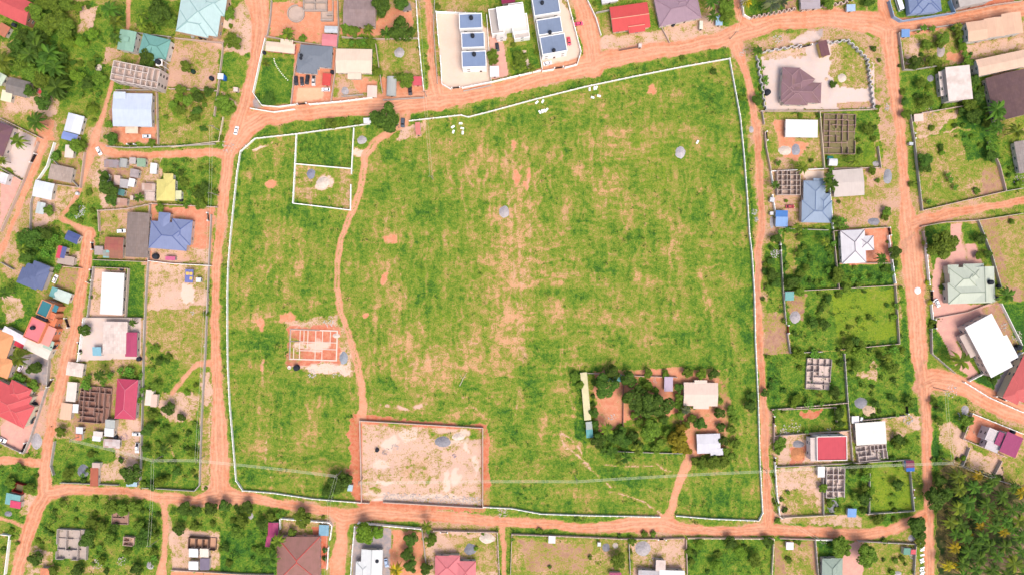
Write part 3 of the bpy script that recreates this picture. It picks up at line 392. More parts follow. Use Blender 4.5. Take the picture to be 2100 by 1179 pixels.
# cells -> ground / dirt_road / footpath / pavement sheets that share their edges
pav = np.zeros(GX.shape, bool)
for c, hard, poly in ZN:
    if c in ('pave', 'pink', 'grey', 'pale', 'sand') and hard: pav |= inpoly(poly, WXh, WYh)
cls = np.zeros((ny-1, nx-1), int)
cc = lambda a: a[:-1, :-1]
cls[cc(pav)] = 3; cls[cc(pathd) < 0] = 2; cls[cc(roadd) < 0] = 1
gm = bpy.data.materials.new('soil and plants'); gm.use_nodes = True
def ground_material(m):
    n, l = m.node_tree.nodes, m.node_tree.links; b = n['Principled BSDF']; b.inputs['Roughness'].default_value = .95; b.inputs['Specular IOR Level'].default_value = .1
    tc = n.new('ShaderNodeTexCoord'); P = tc.outputs['Object']
    def attr(a):
        t = n.new('ShaderNodeAttribute'); t.attribute_name = a; return t
    def noise(s, d, r=.6):
        t = n.new('ShaderNodeTexNoise'); t.inputs['Scale'].default_value = s; t.inputs['Detail'].default_value = d; t.inputs['Roughness'].default_value = r; l.new(P, t.inputs[0]); return t.outputs['Fac']
    def M(op, a, b_, clamp=False):
        t = n.new('ShaderNodeMath'); t.operation = op; t.use_clamp = clamp
        for i, v in enumerate((a, b_)):
            if isinstance(v, (int, float)): t.inputs[i].default_value = v
            else: l.new(v, t.inputs[i])
        return t.outputs[0]
    def mix(f, a, b_, blend='MIX'):
        t = n.new('ShaderNodeMix'); t.data_type = 'RGBA'; t.blend_type = blend
        if isinstance(f, (int, float)): t.inputs[0].default_value = f
        else: l.new(f, t.inputs[0])
        for s, v in ((6, a), (7, b_)):
            if isinstance(v, tuple): t.inputs[s].default_value = v
            else: l.new(v, t.inputs[s])
        return t.outputs[2]
    sp = n.new('ShaderNodeSeparateColor'); l.new(attr('cover').outputs['Color'], sp.inputs[0])
    cover, tn = sp.outputs[0], sp.outputs[1]
    nA, nB, nC, nD = noise(.09, 6, .65), noise(.45, 6, .7), noise(1.6, 4, .7), noise(.03, 4)
    mixn = M('ADD', M('ADD', M('MULTIPLY', nA, .3), M('MULTIPLY', nB, .35)), M('MULTIPLY', nC, .35))     # ~0.5 centred
    zero = M('GREATER_THAN', cover, .04)
    v = M('ADD', M('MULTIPLY', cover, M('SUBTRACT', .92, M('MULTIPLY', tn, .3))), M('MULTIPLY', M('SUBTRACT', mixn, .5), 3.4))
    mask = M('MULTIPLY', M('MULTIPLY', M('SUBTRACT', v, .2), 6.0, True), zero)
    so_ = mix(M('MULTIPLY', M('SUBTRACT', nB, .38, True), 1.6, True), attr('soil').outputs['Color'], (.62, .4, .27, 1))
    so_ = mix(M('MULTIPLY', M('SUBTRACT', nA, .5, True), 2.0, True), so_, mix(1.0, attr('soil').outputs['Color'], (.72, .6, .55, 1), 'MULTIPLY'))
    fg = M('SUBTRACT', 1.0, M('SUBTRACT', sp.outputs[2], 1.0, True), True); so_ = mix(M('MULTIPLY', fg, .75), attr('soil').outputs['Color'], so_)
    cr = n.new('ShaderNodeValToRGB'); l.new(v, cr.inputs[0]); e = cr.color_ramp.elements
    e[0].color = C((206, 164, 108)); e[0].position = 0.22; e[1].color = C((60, 104, 42)); e[1].position = 1.0
    for p_, c_ in ((.38, (186, 168, 92)), (.53, (156, 168, 64)), (.67, (128, 160, 52)), (.83, (92, 138, 44))):
        q = e.new(p_); q.color = C(c_)
    yel = M('MULTIPLY', M('MULTIPLY', M('SUBTRACT', tn, .62, True), 2.4, True), M('MULTIPLY', cover, cover))
    gr = mix(yel, cr.outputs[0], C((158, 180, 48)))
    wd = noise(1.15, 3, .65); spot = M('MULTIPLY', M('MULTIPLY', M('SUBTRACT', wd, .54, True), 9, True), M('MULTIPLY', M('SUBTRACT', cover, .3, True), 1.1, True))
    gr = mix(M('MULTIPLY', spot, .8), gr, C((78, 136, 58)))
    fl_ = noise(2.6, 2); so_ = mix(M('MULTIPLY', M('MULTIPLY', M('SUBTRACT', fl_, .66, True), 14, True), M('MULTIPLY', fg, .6)), so_, (.78, .7, .66, 1))
    so_ = mix(M('MULTIPLY', M('MULTIPLY', M('SUBTRACT', .37, noise(1.1, 5, .7), True), 9, True), .4), so_, (.24, .14, .09, 1))
    l.new(mix(mask, so_, gr), b.inputs['Base Color'])
    bp = n.new('ShaderNodeBump'); bp.inputs['Distance'].default_value = .5; l.new(M('MULTIPLY', mask, .9), bp.inputs['Strength'])
    l.new(M('ADD', nC, M('MULTIPLY', nB, .8)), bp.inputs['Height']); l.new(bp.outputs[0], b.inputs['Normal'])
ground_material(gm)
def sheet(name, sel):
    jj, ii = np.nonzero(sel)
    quads = np.stack([jj*nx+ii, jj*nx+ii+1, (jj+1)*nx+ii+1, (jj+1)*nx+ii], 1)
    used, inv = np.unique(quads, return_inverse=True); inv = inv.reshape(-1)
    me = bpy.data.meshes.new(name); co = np.zeros((len(used), 3)); co[:, 0] = GX.ravel()[used]; co[:, 1] = GY.ravel()[used]
    return co, inv, used, me
def fill(me, co, inv, soilc, cov):
    me.vertices.add(len(co)); me.vertices.foreach_set('co', co.ravel()); nq = len(inv)//4
    me.loops.add(len(inv)); me.loops.foreach_set('vertex_index', inv.astype(np.int32)); me.polygons.add(nq)
    me.polygons.foreach_set('loop_start', np.arange(0, nq*4, 4, dtype=np.int32)); me.polygons.foreach_set('loop_total', np.full(nq, 4, dtype=np.int32))
    a = me.attributes.new('soil', 'FLOAT_COLOR', 'POINT'); a.data.foreach_set('color', np.concatenate([soilc, np.ones((len(co), 1))], 1).ravel())
    a = me.attributes.new('cover', 'FLOAT_COLOR', 'POINT'); a.data.foreach_set('color', np.concatenate([cov, np.ones((len(co), 1))], 1).ravel())
    me.materials.append(gm); me.update(calc_edges=True); me.validate()
for k, nm in enumerate(('ground', 'dirt_road', 'footpath', 'pavement')):
    co, inv, used, me = sheet(nm, cls == k)
    s_ = soil.reshape(-1, 3)[used]; c_ = np.stack([veg.ravel()[used], tone.ravel()[used], tall.ravel()[used]], 1)
    if k == 0:                                       # the same sheet runs on to the horizon
        F = 3000; ring = np.array([(-F,-F,0),(F,-F,0),(F,Y0,0),(-F,Y0,0),(-F,Y1,0),(F,Y1,0),(F,F,0),(-F,F,0),(-F,Y0,0),(X0,Y0,0),(X0,Y1,0),(-F,Y1,0),(X1,Y0,0),(F,Y0,0),(F,Y1,0),(X1,Y1,0)], float)
        o = len(co); co = np.concatenate([co, ring]); inv = np.concatenate([inv, np.arange(o, o+16)])
        sc_ = np.array([lin(q)*.55 for q in CLS['scrub'][0]]); s_ = np.concatenate([s_, np.tile(sc_, (16, 1))]); c_ = np.concatenate([c_, np.tile([.6, .45, .4], (16, 1))])
    fill(me, co, inv, s_, c_); o = link(nm, me)
    tag(o, {'ground': 'red soil with patchy green grass across the whole settlement', 'dirt_road': 'wide orange laterite roads between the walled plots', 'footpath': 'narrow worn orange tracks and lanes off the main roads', 'pavement': 'pale paved and cemented compound yards'}[nm], None, None, 'structure')
# ------------------------------------------------------------------ buildings
def roof_geo(kind, hx, hy, z, pitch, th=.14):
    "roof of a hx x hy half-size plan, ridge along the longer side; returns MB and list of ridge segments"
    b = MB(); t = math.tan(R(pitch)); sw = hy > hx
    if sw: hx, hy = hy, hx
    def P(x, y, zz): return (-y, x, zz) if sw else (x, y, zz)
    H = hy*t; ridges = []
    if kind == 'hip':
        r = max(hx-hy, .0); vs = [P(-hx,-hy,z),P(hx,-hy,z),P(hx,hy,z),P(-hx,hy,z),P(-r,0,z+H),P(r,0,z+H),P(-hx,-hy,z-th),P(hx,-hy,z-th),P(hx,hy,z-th),P(-hx,hy,z-th)]
        fs = [(0,1,5,4),(1,2,5),(2,3,4,5),(3,0,4),(6,9,8,7),(6,7,1,0),(7,8,2,1),(8,9,3,2),(9,6,0,3)]
        if r < .05: fs = [(0,1,4),(1,2,4),(2,3,4),(3,0,4)]+fs[4:]
        b.add(vs, fs, 0)
        ridges = [(vs[4], vs[5])]*(r > .05)+[(vs[0], vs[4]), (vs[3], vs[4]), (vs[1], vs[5] if r > .05 else vs[4]), (vs[2], vs[5] if r > .05 else vs[4])]
    elif kind == 'gable':
        vs = [P(-hx,-hy,z),P(hx,-hy,z),P(hx,hy,z),P(-hx,hy,z),P(-hx,0,z+H),P(hx,0,z+H),P(-hx,-hy,z-th),P(hx,-hy,z-th),P(hx,hy,z-th),P(-hx,hy,z-th)]
        b.add(vs, [(0,1,5,4),(2,3,4,5),(6,9,8,7),(6,7,1,0),(8,9,3,2)], 0); b.add(vs, [(1,2,5),(3,0,4),(7,8,2,1),(9,6,0,3)], 1)
        ridges = [(vs[4], vs[5])]
    elif kind == 'shed':
        H = 2*hy*math.tan(R(5)); vs = [P(-hx,-hy,z),P(hx,-hy,z),P(hx,hy,z+H),P(-hx,hy,z+H),P(-hx,-hy,z-th),P(hx,-hy,z-th),P(hx,hy,z+H-th),P(-hx,hy,z+H-th)]
        b.add(vs, [(0,1,2,3),(7,6,5,4),(4,5,1,0),(5,6,2,1),(6,7,3,2),(7,4,0,3)], 0)
    elif kind == 'arch':
        n = 8; vs = []; 
        for i in range(n+1):
            a = math.pi*i/n; vs += [P(-hx, -hy*math.cos(a), z+hy*.45*math.sin(a)), P(hx, -hy*math.cos(a), z+hy*.45*math.sin(a))]
        b.add(vs, [(2*i, 2*i+1, 2*i+3, 2*i+2) for i in range(n)]+[tuple(range(0, 2*n+2, 2))[::-1], tuple(range(1, 2*n+2, 2)), (0, 2*n, 2*n+1, 1)], 0)
    elif kind == 'flat':
        b.box(*P(-hx,-hy,z-.25)[:2], z-.25, *P(hx,hy,z)[:2], z, 0) if not sw else b.box(-hy,-hx,z-.25,hy,hx,z,0)
    if kind == 'parapet':
        if sw: hx, hy = hy, hx
        b.box(-hx+.3, -hy+.3, z-.5, hx-.3, hy-.3, z-.25, 0)
        for q in ((-hx,-hy,hx,-hy+.3),(-hx,hy-.3,hx,hy),(-hx,-hy+.3,-hx+.3,hy-.3),(hx-.3,-hy+.3,hx,hy-.3)): b.box(q[0], q[1], z-.7, q[2], q[3], z+.25, 1)
    return b, ridges
_wm = {}
def window_mesh(tall, frame):
    k = (tall, frame)
    if k not in _wm:
        b = MB(); w_, h_ = .75, (.65 if not tall else 1.0)
        for q in ((-w_,-h_,w_,-h_+.09),(-w_,h_-.09,w_,h_),(-w_,-h_+.09,-w_+.09,h_-.09),(w_-.09,-h_+.09,w_,h_-.09),(-.04,-h_+.09,.04,h_-.09)): b.box(q[0], -.08, q[1], q[2], .0, q[3], 0)
        g = MB(); g.box(-w_+.09, -.04, -h_+.09, w_-.09, -.01, h_-.09, 0)
        _wm[k] = (b.mesh('window', [mat('plain', frame, .6)]), g.mesh('pane', [mat('glass', (60, 66, 80), .5)]))
    return _wm[k]
_dm = []
def add_openings(th, rects_m, h, wallc, sheds=False):
    "windows (with panes) and a door set into the outer walls"
    if not _dm:
        b = MB(); b.box(-.5, -.07, 0, .5, .02, 2.1, 0); b.box(-.58, -.09, 0, -.5, .02, 2.18, 1); b.box(.5, -.09, 0, .58, .02, 2.18, 1); b.box(-.5, -.09, 2.1, .5, .02, 2.18, 1); b.box(.36, -.12, 1, .42, -.07, 1.1, 1)
        _dm.append(b.mesh('door', [mat('plain', (92, 60, 45)), mat('plain', (225, 215, 205))]))
    wm, pm_ = window_mesh(False, (235, 235, 235)); doors = 0; nwin = 0
    for ri, (cx, cy, hx, hy, a) in enumerate(rects_m):
        ca, sa = math.cos(a), math.sin(a)
        for side, (L, off, ang) in enumerate(((hx, hy, 0), (hy, hx, math.pi/2), (hx, hy, math.pi), (hy, hx, -math.pi/2))):
            n = max(1, int(2*L/(4.2 if not sheds else 5)))
            for i in range(n):
                u = (i+.5)/n*2*L-L; lx, ly = u*math.cos(ang)+off*math.sin(ang), u*math.sin(ang)-off*math.cos(ang)
                wx, wy = cx+lx*ca-ly*sa, cy+lx*sa+ly*ca
                if any(k != ri and abs((wx-q[0])*math.cos(q[4])+(wy-q[1])*math.sin(q[4])) < q[2]+.9 and abs(-(wx-q[0])*math.sin(q[4])+(wy-q[1])*math.cos(q[4])) < q[3]+.9 for k, q in enumerate(rects_m)): continue
                if doors < 1 and side in (0, 1) and i == n//2:
                    link('door', _dm[0], th, (wx, wy, 0), a+ang); doors += 1
                    if sheds: continue
                    continue
                if sheds and nwin >= 1: continue
                for lv in range(1 if h < 5.5 else 2 if h < 8.6 else 3):
                    if nwin > 26: continue
                    wo = link('window', wm, th, (wx, wy, 1.55+lv*3.0), a+ang); link('pane', pm_, wo); nwin += 1
RK = {'m': 'metal_roof', 't': 'tile_roof', 'o': 'old_roof', 'p': 'patch_roof', 'c': 'concrete', 'f': 'flat_roof', 'w': 'plaster'}
FOOT = []
def house(lm, label, cat, h, roofc, rects, wall=(232, 220, 205), cap=None, rk='m', pitch=18, name=None, group=None, inset=.45, wallk=.6, openings=True, parts=()):
    "rects: (x, y, w, h, degrees clockwise, roof kind[, height[, roof colour[, roof material]]]) in map units at eave height"
    FOOT.extend(rects); x0, y0 = rects[0][:2]; base = W(x0, y0, h); base.z = 0
    th = empty(name or cat.replace(' ', '_'), base); rm_ = []
    for i, q in enumerate(rects):
        kind = q[5] if len(q) > 5 else 'hip'; hh = (q[6] if len(q) > 6 and q[6] else h)+i*.012; rc = q[7] if len(q) > 7 and q[7] else roofc; rkk = q[8] if len(q) > 8 else rk
        c = W(q[0], q[1], hh); k = (CAMH-hh)/CAMH/4; hx, hy = q[2]*k/2, q[3]*k/2; a = R(-q[4]); loc = (c.x-base.x, c.y-base.y, 0)
        kw = .85 if min(rc) > 225 else .55
        rf, ridges = roof_geo(kind, hx, hy, hh, pitch)
        ro = rf.build('roof', [mat(RK[rkk], rc, .58 if min(rc) > 200 else .55), mat('plaster', wall, wallk)], th, loc, a)
        if cap and ridges and min(q[2], q[3]) > 24:
            rb = MB()
            for p, s in ridges: rb.bar(Vector(p)+Vector((0, 0, .03)), Vector(s)+Vector((0, 0, .03)), .2, 0, 5)
            rb.build('ridge_cap', mat('plain', cap), ro)
        ins = inset if kind != 'parapet' else .02; wx, wy = max(hx-ins, .3), max(hy-ins, .3)
        if kind == 'canopy': continue
        if inset < 5:
            wb = MB(); wb.box(-wx, -wy, -.1, wx, wy, hh-(.15 if kind != 'parapet' else .5)-(.12 if kind == 'flat' else 0), 0); wb.build('wall', mat('plaster', wall, wallk), th, loc, a)
            rm_.append((loc[0], loc[1], wx, wy, a))
    if openings: add_openings(th, rm_, h, wall, sheds=(rects[0][2]*rects[0][3] < 900))
    tag(th, label, cat, group); LM.append((x0, y0, lm)); return th
def canopy(lm, label, h, rects, colr, rk='m', cat='canopy', posts=True, kind='shed'):
    x, y, w_, l_, a = rects; c = W(x, y, h); k = (CAMH-h)/CAMH/4; hx, hy = w_*k/2, l_*k/2
    th = empty(cat.replace(' ', '_'), (c.x, c.y, 0), R(-a)); rf, _ = roof_geo(kind, hx, hy, h, 10)
    rf.build('roof', [mat(RK[rk], colr, .6), mat('plain', colr)], th)
    for sx in (-1, 1):
        for sy in (-1, 1): pb = MB(); pb.bar((sx*(hx-.2), sy*(hy-.2), 0), (sx*(hx-.2), sy*(hy-.2), h-.1), .07, 0, 6); pb.build('post', mat('plain', (120, 120, 125)), th)
    tag(th, label, cat); LM.append((x, y, lm)); return th
def shell(lm, label, h, rect, nxs, nys, colr=(205, 190, 182), floor=(222, 200, 190), seed=1, gaps=.18, th_=.22, slab=True, storeys=1, cat='unfinished building'):
    "roofless block walls: outer walls, partitions, floor slab"
    FOOT.append(rect); x, y, w_, l_, a = rect; c = W(x, y, h); k = (CAMH-h)/CAMH/4; hx, hy = w_*k/2, l_*k/2; rr = random.Random(seed)
    th = empty('unfinished_building', (c.x, c.y, 0), R(-a)); wm = mat('concrete', colr, .6)
    fl = MB(); fl.box(-hx+.1, -hy+.1, -.1, hx-.1, hy-.1, .12 if storeys == 1 else h-3.0); fl.build('floor_slab', mat('concrete', floor, .6), th)
    z0 = 0.0
    ow = MB(); iw = MB(); t = th_/2
    def run(b, ax, pos, s, e):
        n = max(1, int((e-s)/3.2)); 
        for i in range(n):
            u0, u1 = s+(e-s)*i/n, s+(e-s)*(i+1)/n; zz = h*(1 if rr.random() > gaps else rr.choice((.12, .4, .6, .8)))
            if storeys > 1: zz = h
            if ax: b.box(u0, pos-t, z0, u1, pos+t, zz)
            else: b.box(pos-t, u0, z0, pos+t, u1, zz-.004)
    run(ow, 1, -hy+t, -hx, hx); run(ow, 1, hy-t, -hx, hx); run(ow, 0, -hx+t, -hy+th_, hy-th_); run(ow, 0, hx-t, -hy+th_, hy-th_)
    for i in range(1, nxs):
        px_ = -hx+2*hx*(i+rr.uniform(-.15, .15))/nxs; s, e = -hy+th_, hy-th_
        if rr.random() < .35: s += 2*hy*rr.choice((.33, .5))*.9
        run(iw, 0, px_, s, e)
    for j in range(1, nys):
        py_ = -hy+2*hy*(j+rr.uniform(-.15, .15))/nys; s, e = -hx+th_, hx-th_
        if rr.random() < .35: e -= 2*hx*rr.choice((.25, .5))*.9
        run(iw, 1, py_, s, e)
    oo = ow.build('outer_wall', wm, th)
    if iw.v: iw.v = [(a_, b_, c_*.985) for a_, b_, c_ in iw.v]; iw.build('partition_wall', wm, th)
    if storeys > 1:
        for side, (L, off, ang) in enumerate(((hx, hy, 0), (hy, hx, math.pi/2), (hx, hy, math.pi), (hy, hx, -math.pi/2))):
            n = int(2*L/4.5)
            for i in range(n):
                u = (i+.5)/n*2*L-L
                for lv in range(storeys):
                    b = MB(); b.box(-.7, -.03, -.6, .7, .05, .6); o = b.build('dark_opening_panel', mat('plain', (96, 86, 82), .4), th, (u*math.cos(ang)+off*math.sin(ang), u*math.sin(ang)-off*math.cos(ang), 1.6+lv*h/storeys), ang)  # dark panel on the solid wall; its colour paints the shade inside an opening
    tag(th, label, cat); LM.append((x, y, lm)); return th
# ------------------------------------------------------------------ boundary walls
WC = {'f': ((250, 246, 240), .74), 'z': ((222, 216, 214), .6), 'w': ((250, 248, 244), .85), 'g': ((206, 196, 188), .6), 't': ((226, 200, 186), .6), 'b': ((170, 195, 228), .6), 'd': ((150, 118, 108), .55), 'c': ((246, 226, 200), .65)}
WN = {'f': 'white', 'z': 'pale grey', 'w': 'white painted', 'g': 'grey block', 't': 'buff rendered', 'b': 'pale blue painted', 'd': 'weathered brown', 'c': 'cream painted'}
_post = {}
def wall(pts, c='g', h=2.0, th_=.24, posts=0, label=None, group=None, lmk=None, name='boundary_wall'):
    P = [W(x, y, h) for x, y in pts]; P = [Vector((p.x, p.y)) for p in P]; o0 = P[0]; n = len(P); L, Rr = [], []
    for i in range(n):
        d0 = (P[i]-P[i-1]).normalized() if i else (P[1]-P[0]).normalized(); d1 = (P[i+1]-P[i]).normalized() if i < n-1 else d0
        nn = Vector((-(d0+d1).y, (d0+d1).x)).normalized(); s = th_/2/max(.35, nn.dot(Vector((-d1.y, d1.x)))); L.append(P[i]-o0+nn*s); Rr.append(P[i]-o0-nn*s)
    b = MB(); vs = []
    for l_, r_ in zip(L, Rr): vs += [(l_.x, l_.y, -.1), (r_.x, r_.y, -.1), (r_.x, r_.y, h), (l_.x, l_.y, h)]
    fs = [(0, 1, 2, 3), (4*n-1, 4*n-2, 4*n-3, 4*n-4)]
    for i in range(n-1):
        a = 4*i; fs += [(a+3, a+2, a+6, a+7), (a+1, a+5, a+6, a+2), (a, a+3, a+7, a+4)]
    b.add(vs, fs); col, k = WC[c]; m = mat('plaster', col, k)
    root = empty(name, (o0.x, o0.y, 0)); b.build('wall_panel', m, root)
    if posts:
        if c not in _post:
            q = MB(); q.box(-.22, -.22, 0, .22, .22, 1.0); q.box(-.27, -.27, 1.0, .27, .27, 1.08); _post[c] = q.mesh('pillar', [m])
        run = 0; cnt = 0
        for i in range(n-1):
            d = P[i+1]-P[i]; ln = d.length; ang = math.atan2(d.y, d.x)
            while run < ln and cnt < 99:
                p = P[i]+d*(run/ln)-o0; o = link('pillar', _post[c], root, (p.x, p.y, 0), ang); o.scale.z = (h+.12)/1.08; run += posts; cnt += 1
            run -= ln
    mx = sum(p[0] for p in pts)/len(pts); my = sum(p[1] for p in pts)/len(pts)
    root['kind'] = 'thing'
    if label: tag(root, label, 'wall', group)
    else: later(root, WN[c]+' boundary wall', 'wall', mx, my)
    if lmk: LM.append((mx, my, lmk))
    return root
def gate(x, y, ln, a, col=(60, 50, 55)):
    c = W(x, y, 1); r = empty('gate', (c.x, c.y, 0), R(-a)); L = ln/8
    for s in (-1, 1):
        b = MB(); b.box(min(0, s*L)+.03, -.04, .1, max(0, s*L)-.03, .04, 2.1)
        for i in range(4): u = s*L*(i+.5)/4; b.box(u-.03, -.07, .15, u+.03, -.04, 2.05)
        b.build('gate_leaf', mat('plain', col), r)
        b = MB(); b.box(-.25, -.25, 0, .25, .25, 2.4); b.box(-.32, -.32, 2.4, .32, .32, 2.5); b.build('pillar', mat('plaster', (240, 235, 230), .7), r, (s*(L+.25), 0, 0))
    later(r, ('dark' if sum(col) < 300 else 'red')+' metal gate', 'gate', x, y)
# ------------------------------------------------------------------ plants
def leafcloud(centers, normals, sizes, rng, tint=None, jitter=.7):
    "numpy leaf clumps: one bent quad per centre"
    n = len(centers); nrm = normals+rng.normal(0, jitter, (n, 3)); nrm /= np.linalg.norm(nrm, axis=1)[:, None]+1e-9
    a = rng.normal(0, 1, (n, 3)); u = np.cross(nrm, a); u /= np.linalg.norm(u, axis=1)[:, None]+1e-9; v = np.cross(nrm, u)
    s = sizes[:, None]; asp = rng.uniform(.55, 1, (n, 1))
    q = np.stack([centers-u*s, centers-v*s*asp*.8+nrm*s*.15, centers+u*s, centers+v*s*asp*.8-nrm*s*.15], 1)
    return q.reshape(-1, 3), (rng.random(n) if tint is None else tint)
def cloudmesh(name, V, T, m, extra=None):
    n = len(V)//4; me = bpy.data.meshes.new(name); me.vertices.add(len(V)); me.vertices.foreach_set('co', V.astype(np.float32).ravel())
    me.loops.add(4*n); me.loops.foreach_set('vertex_index', np.arange(4*n, dtype=np.int32)); me.polygons.add(n)
    me.polygons.foreach_set('loop_start', np.arange(0, 4*n, 4, dtype=np.int32)); me.polygons.foreach_set('loop_total', np.full(n, 4, dtype=np.int32))
    at = me.attributes.new('tint', 'FLOAT', 'FACE'); at.data.foreach_set('value', T.astype(np.float32)); me.materials.append(m); me.update(calc_edges=True); return me
LEAFC = {'dark': (104, 146, 60), 'green': (134, 172, 66), 'fresh': (140, 182, 62), 'yellow': (178, 174, 58), 'palm': (104, 150, 54), 'lightpalm': (146, 176, 62), 'grey': (128, 142, 110), 'banana': (116, 172, 64), 'lime': (184, 208, 20), 'gold': (206, 190, 50)}
CR = {}
def crown_mesh(kind, v):
    "unit crown, radius about 1, base at z=0"
    if (kind, v) in CR: return CR[(kind, v)]
    rng = np.random.default_rng(hash_(kind)*7+v); m = mat('leaf', LEAFC[kind]); cs = []; ns = []; nl = 14 if kind != 'lime' else 1
    for i in range(nl):
        if i == 0: c, r = np.array([0, 0, .68]), .58
        else:
            a = rng.uniform(0, 2*np.pi); d = rng.uniform(.3, .8); c = np.array([d*np.cos(a), d*np.sin(a), rng.uniform(.4, 1.0)]); r = rng.uniform(.2, .4)
        if kind == 'lime': r = .95
        k = int(620*r); p = rng.normal(0, 1, (k, 3)); p /= np.linalg.norm(p, axis=1)[:, None]; p[:, 2] = np.where(p[:, 2] < -.5, -p[:, 2], p[:, 2])
        rad = rng.uniform(.82, 1.1, k)[:, None] if kind != 'lime' else rng.uniform(.97, 1.0, k)[:, None]
        cs.append(c+p*r*rad*np.array([1, 1, .85])); ns.append(p)
    cs, ns = np.concatenate(cs), np.concatenate(ns)
    V, T = leafcloud(cs, ns*.8+np.array([0, 0, .55]), rng.uniform(.06, .125, len(cs)), rng, np.clip((cs[:, 2]-.35)*.55+rng.normal(.15, .2, len(cs)), 0, 1)*0+rng.random(len(cs)), .5); CR[(kind, v)] = cloudmesh('crown', V, T, m); return CR[(kind, v)]
def hash_(s): return sum(ord(c)*(i+3) for i, c in enumerate(s)) % 97
TR = {}
def trunk_mesh(v, broken=False):
    if v not in TR:
        b = MB(); rr = random.Random(v); b.bar((0, 0, -.1), (.03, 0, .55), .09, 0, 7, .06)
        for i in range(5): a = i*1.26+rr.random(); b.bar((.03, 0, .5), (.45*math.cos(a), .45*math.sin(a), rr.uniform(.8, 1.0)), .05, 0, 5, .015)
        TR[v] = b.mesh('trunk', [mat('plain', (125, 98, 78), .5)])
    return TR[v]
def frond(b, a, L, lift, droop, wid, rr, leaf=.5, mi=0):
    "one arching frond of paired leaflets"
    ca, sa = math.cos(a), math.sin(a); n = 7; pts = []
    for i in range(n+1):
        t = i/n; r = L*t*(1-.12*t); z = lift*math.sin(t*1.9)-droop*t*t*t; pts.append(Vector((ca*r, sa*r, z)))
    side = Vector((-sa, ca, 0))
    for i in range(n):
        p, q = pts[i], pts[i+1]; d = (q-p).normalized()
        b.add([p+side*.012, q+side*.01, q-side*.01, p-side*.012], [(0, 1, 2, 3)], 1)
        for j in range(2):
            t = (i+(j+.5)/2)/n; c = p.lerp(q, (j+.5)/2); wl = wid*math.sin(min(1, .18+t)*2.7)*rr.uniform(.8, 1.1)
            for s in (-1, 1):
                tip = c+side*s*wl+d*wl*.75-Vector((0, 0, wl*.35)); lw = leaf*(1.1-.4*t)
                b.add([c-d*lw*.5, c+d*lw*.5, tip], [(0, 1, 2)], mi)
PM = {}
def palm_mesh(kind, v):
    if (kind, v) not in PM:
        b = MB(); rr = random.Random(v*13+5); n = 15
        for i in range(n):
            a = i*2.399+rr.uniform(-.2, .2); t = i/n; frond(b, a, rr.uniform(.82, 1.05)*(1-.25*(1-t)*.5), .42-.35*t, .3+.32*t, .15, rr, .17)
        PM[(kind, v)] = b.mesh('fronds', [mat('leaf', LEAFC[kind]), mat('plain', (120, 150, 62))])
        me = PM[(kind, v)]; at = me.attributes.new('tint', 'FLOAT', 'FACE'); per = len(me.polygons)//n; ft = [rr.choice((.0, .1, .3, .7, 1.0)) for _ in range(n)]
        at.data.foreach_set('value', [min(1, max(0, ft[i//per]+rr.uniform(-.12, .12))) for i in range(len(me.polygons))])
    return PM[(kind, v)]
BM = {}
def banana_mesh(v):
    if v not in BM:
        b = MB(); rr = random.Random(v*3+1)
        for i in range(9):
            a = i*2.4+rr.random(); L = rr.uniform(.7, 1.0); ca, sa = math.cos(a), math.sin(a); side = Vector((-sa, ca, 0)); prev = None
            for k in range(5):
                t = k/4; w_ = .17*math.sin(.25+t*2.6); c = Vector((ca*L*t, sa*L*t, .5*math.sin(t*2.2)-.15*t)); cur = (c-side*w_-Vector((0, 0, .05)), c, c+side*w_-Vector((0, 0, .05)))
                if prev: b.add(prev+cur, [(0, 1, 4, 3), (1, 2, 5, 4)], 0)
                prev = cur
        BM[v] = b.mesh('leaves', [mat('leaf', LEAFC['banana'])]); at = BM[v].attributes.new('tint', 'FLOAT', 'FACE'); at.data.foreach_set('value', [rr.random() for _ in BM[v].polygons])
    return BM[v]
PT = []
TDESC = {'dark': 'dark green broadleaf', 'green': 'mid green leafy', 'fresh': 'bright green leafy', 'yellow': 'yellow flowering', 'palm': 'dark feathery', 'lightpalm': 'pale green feathery', 'grey': 'grey green feathery', 'lime': 'clipped lime green round', 'gold': 'yellowing feathery'}
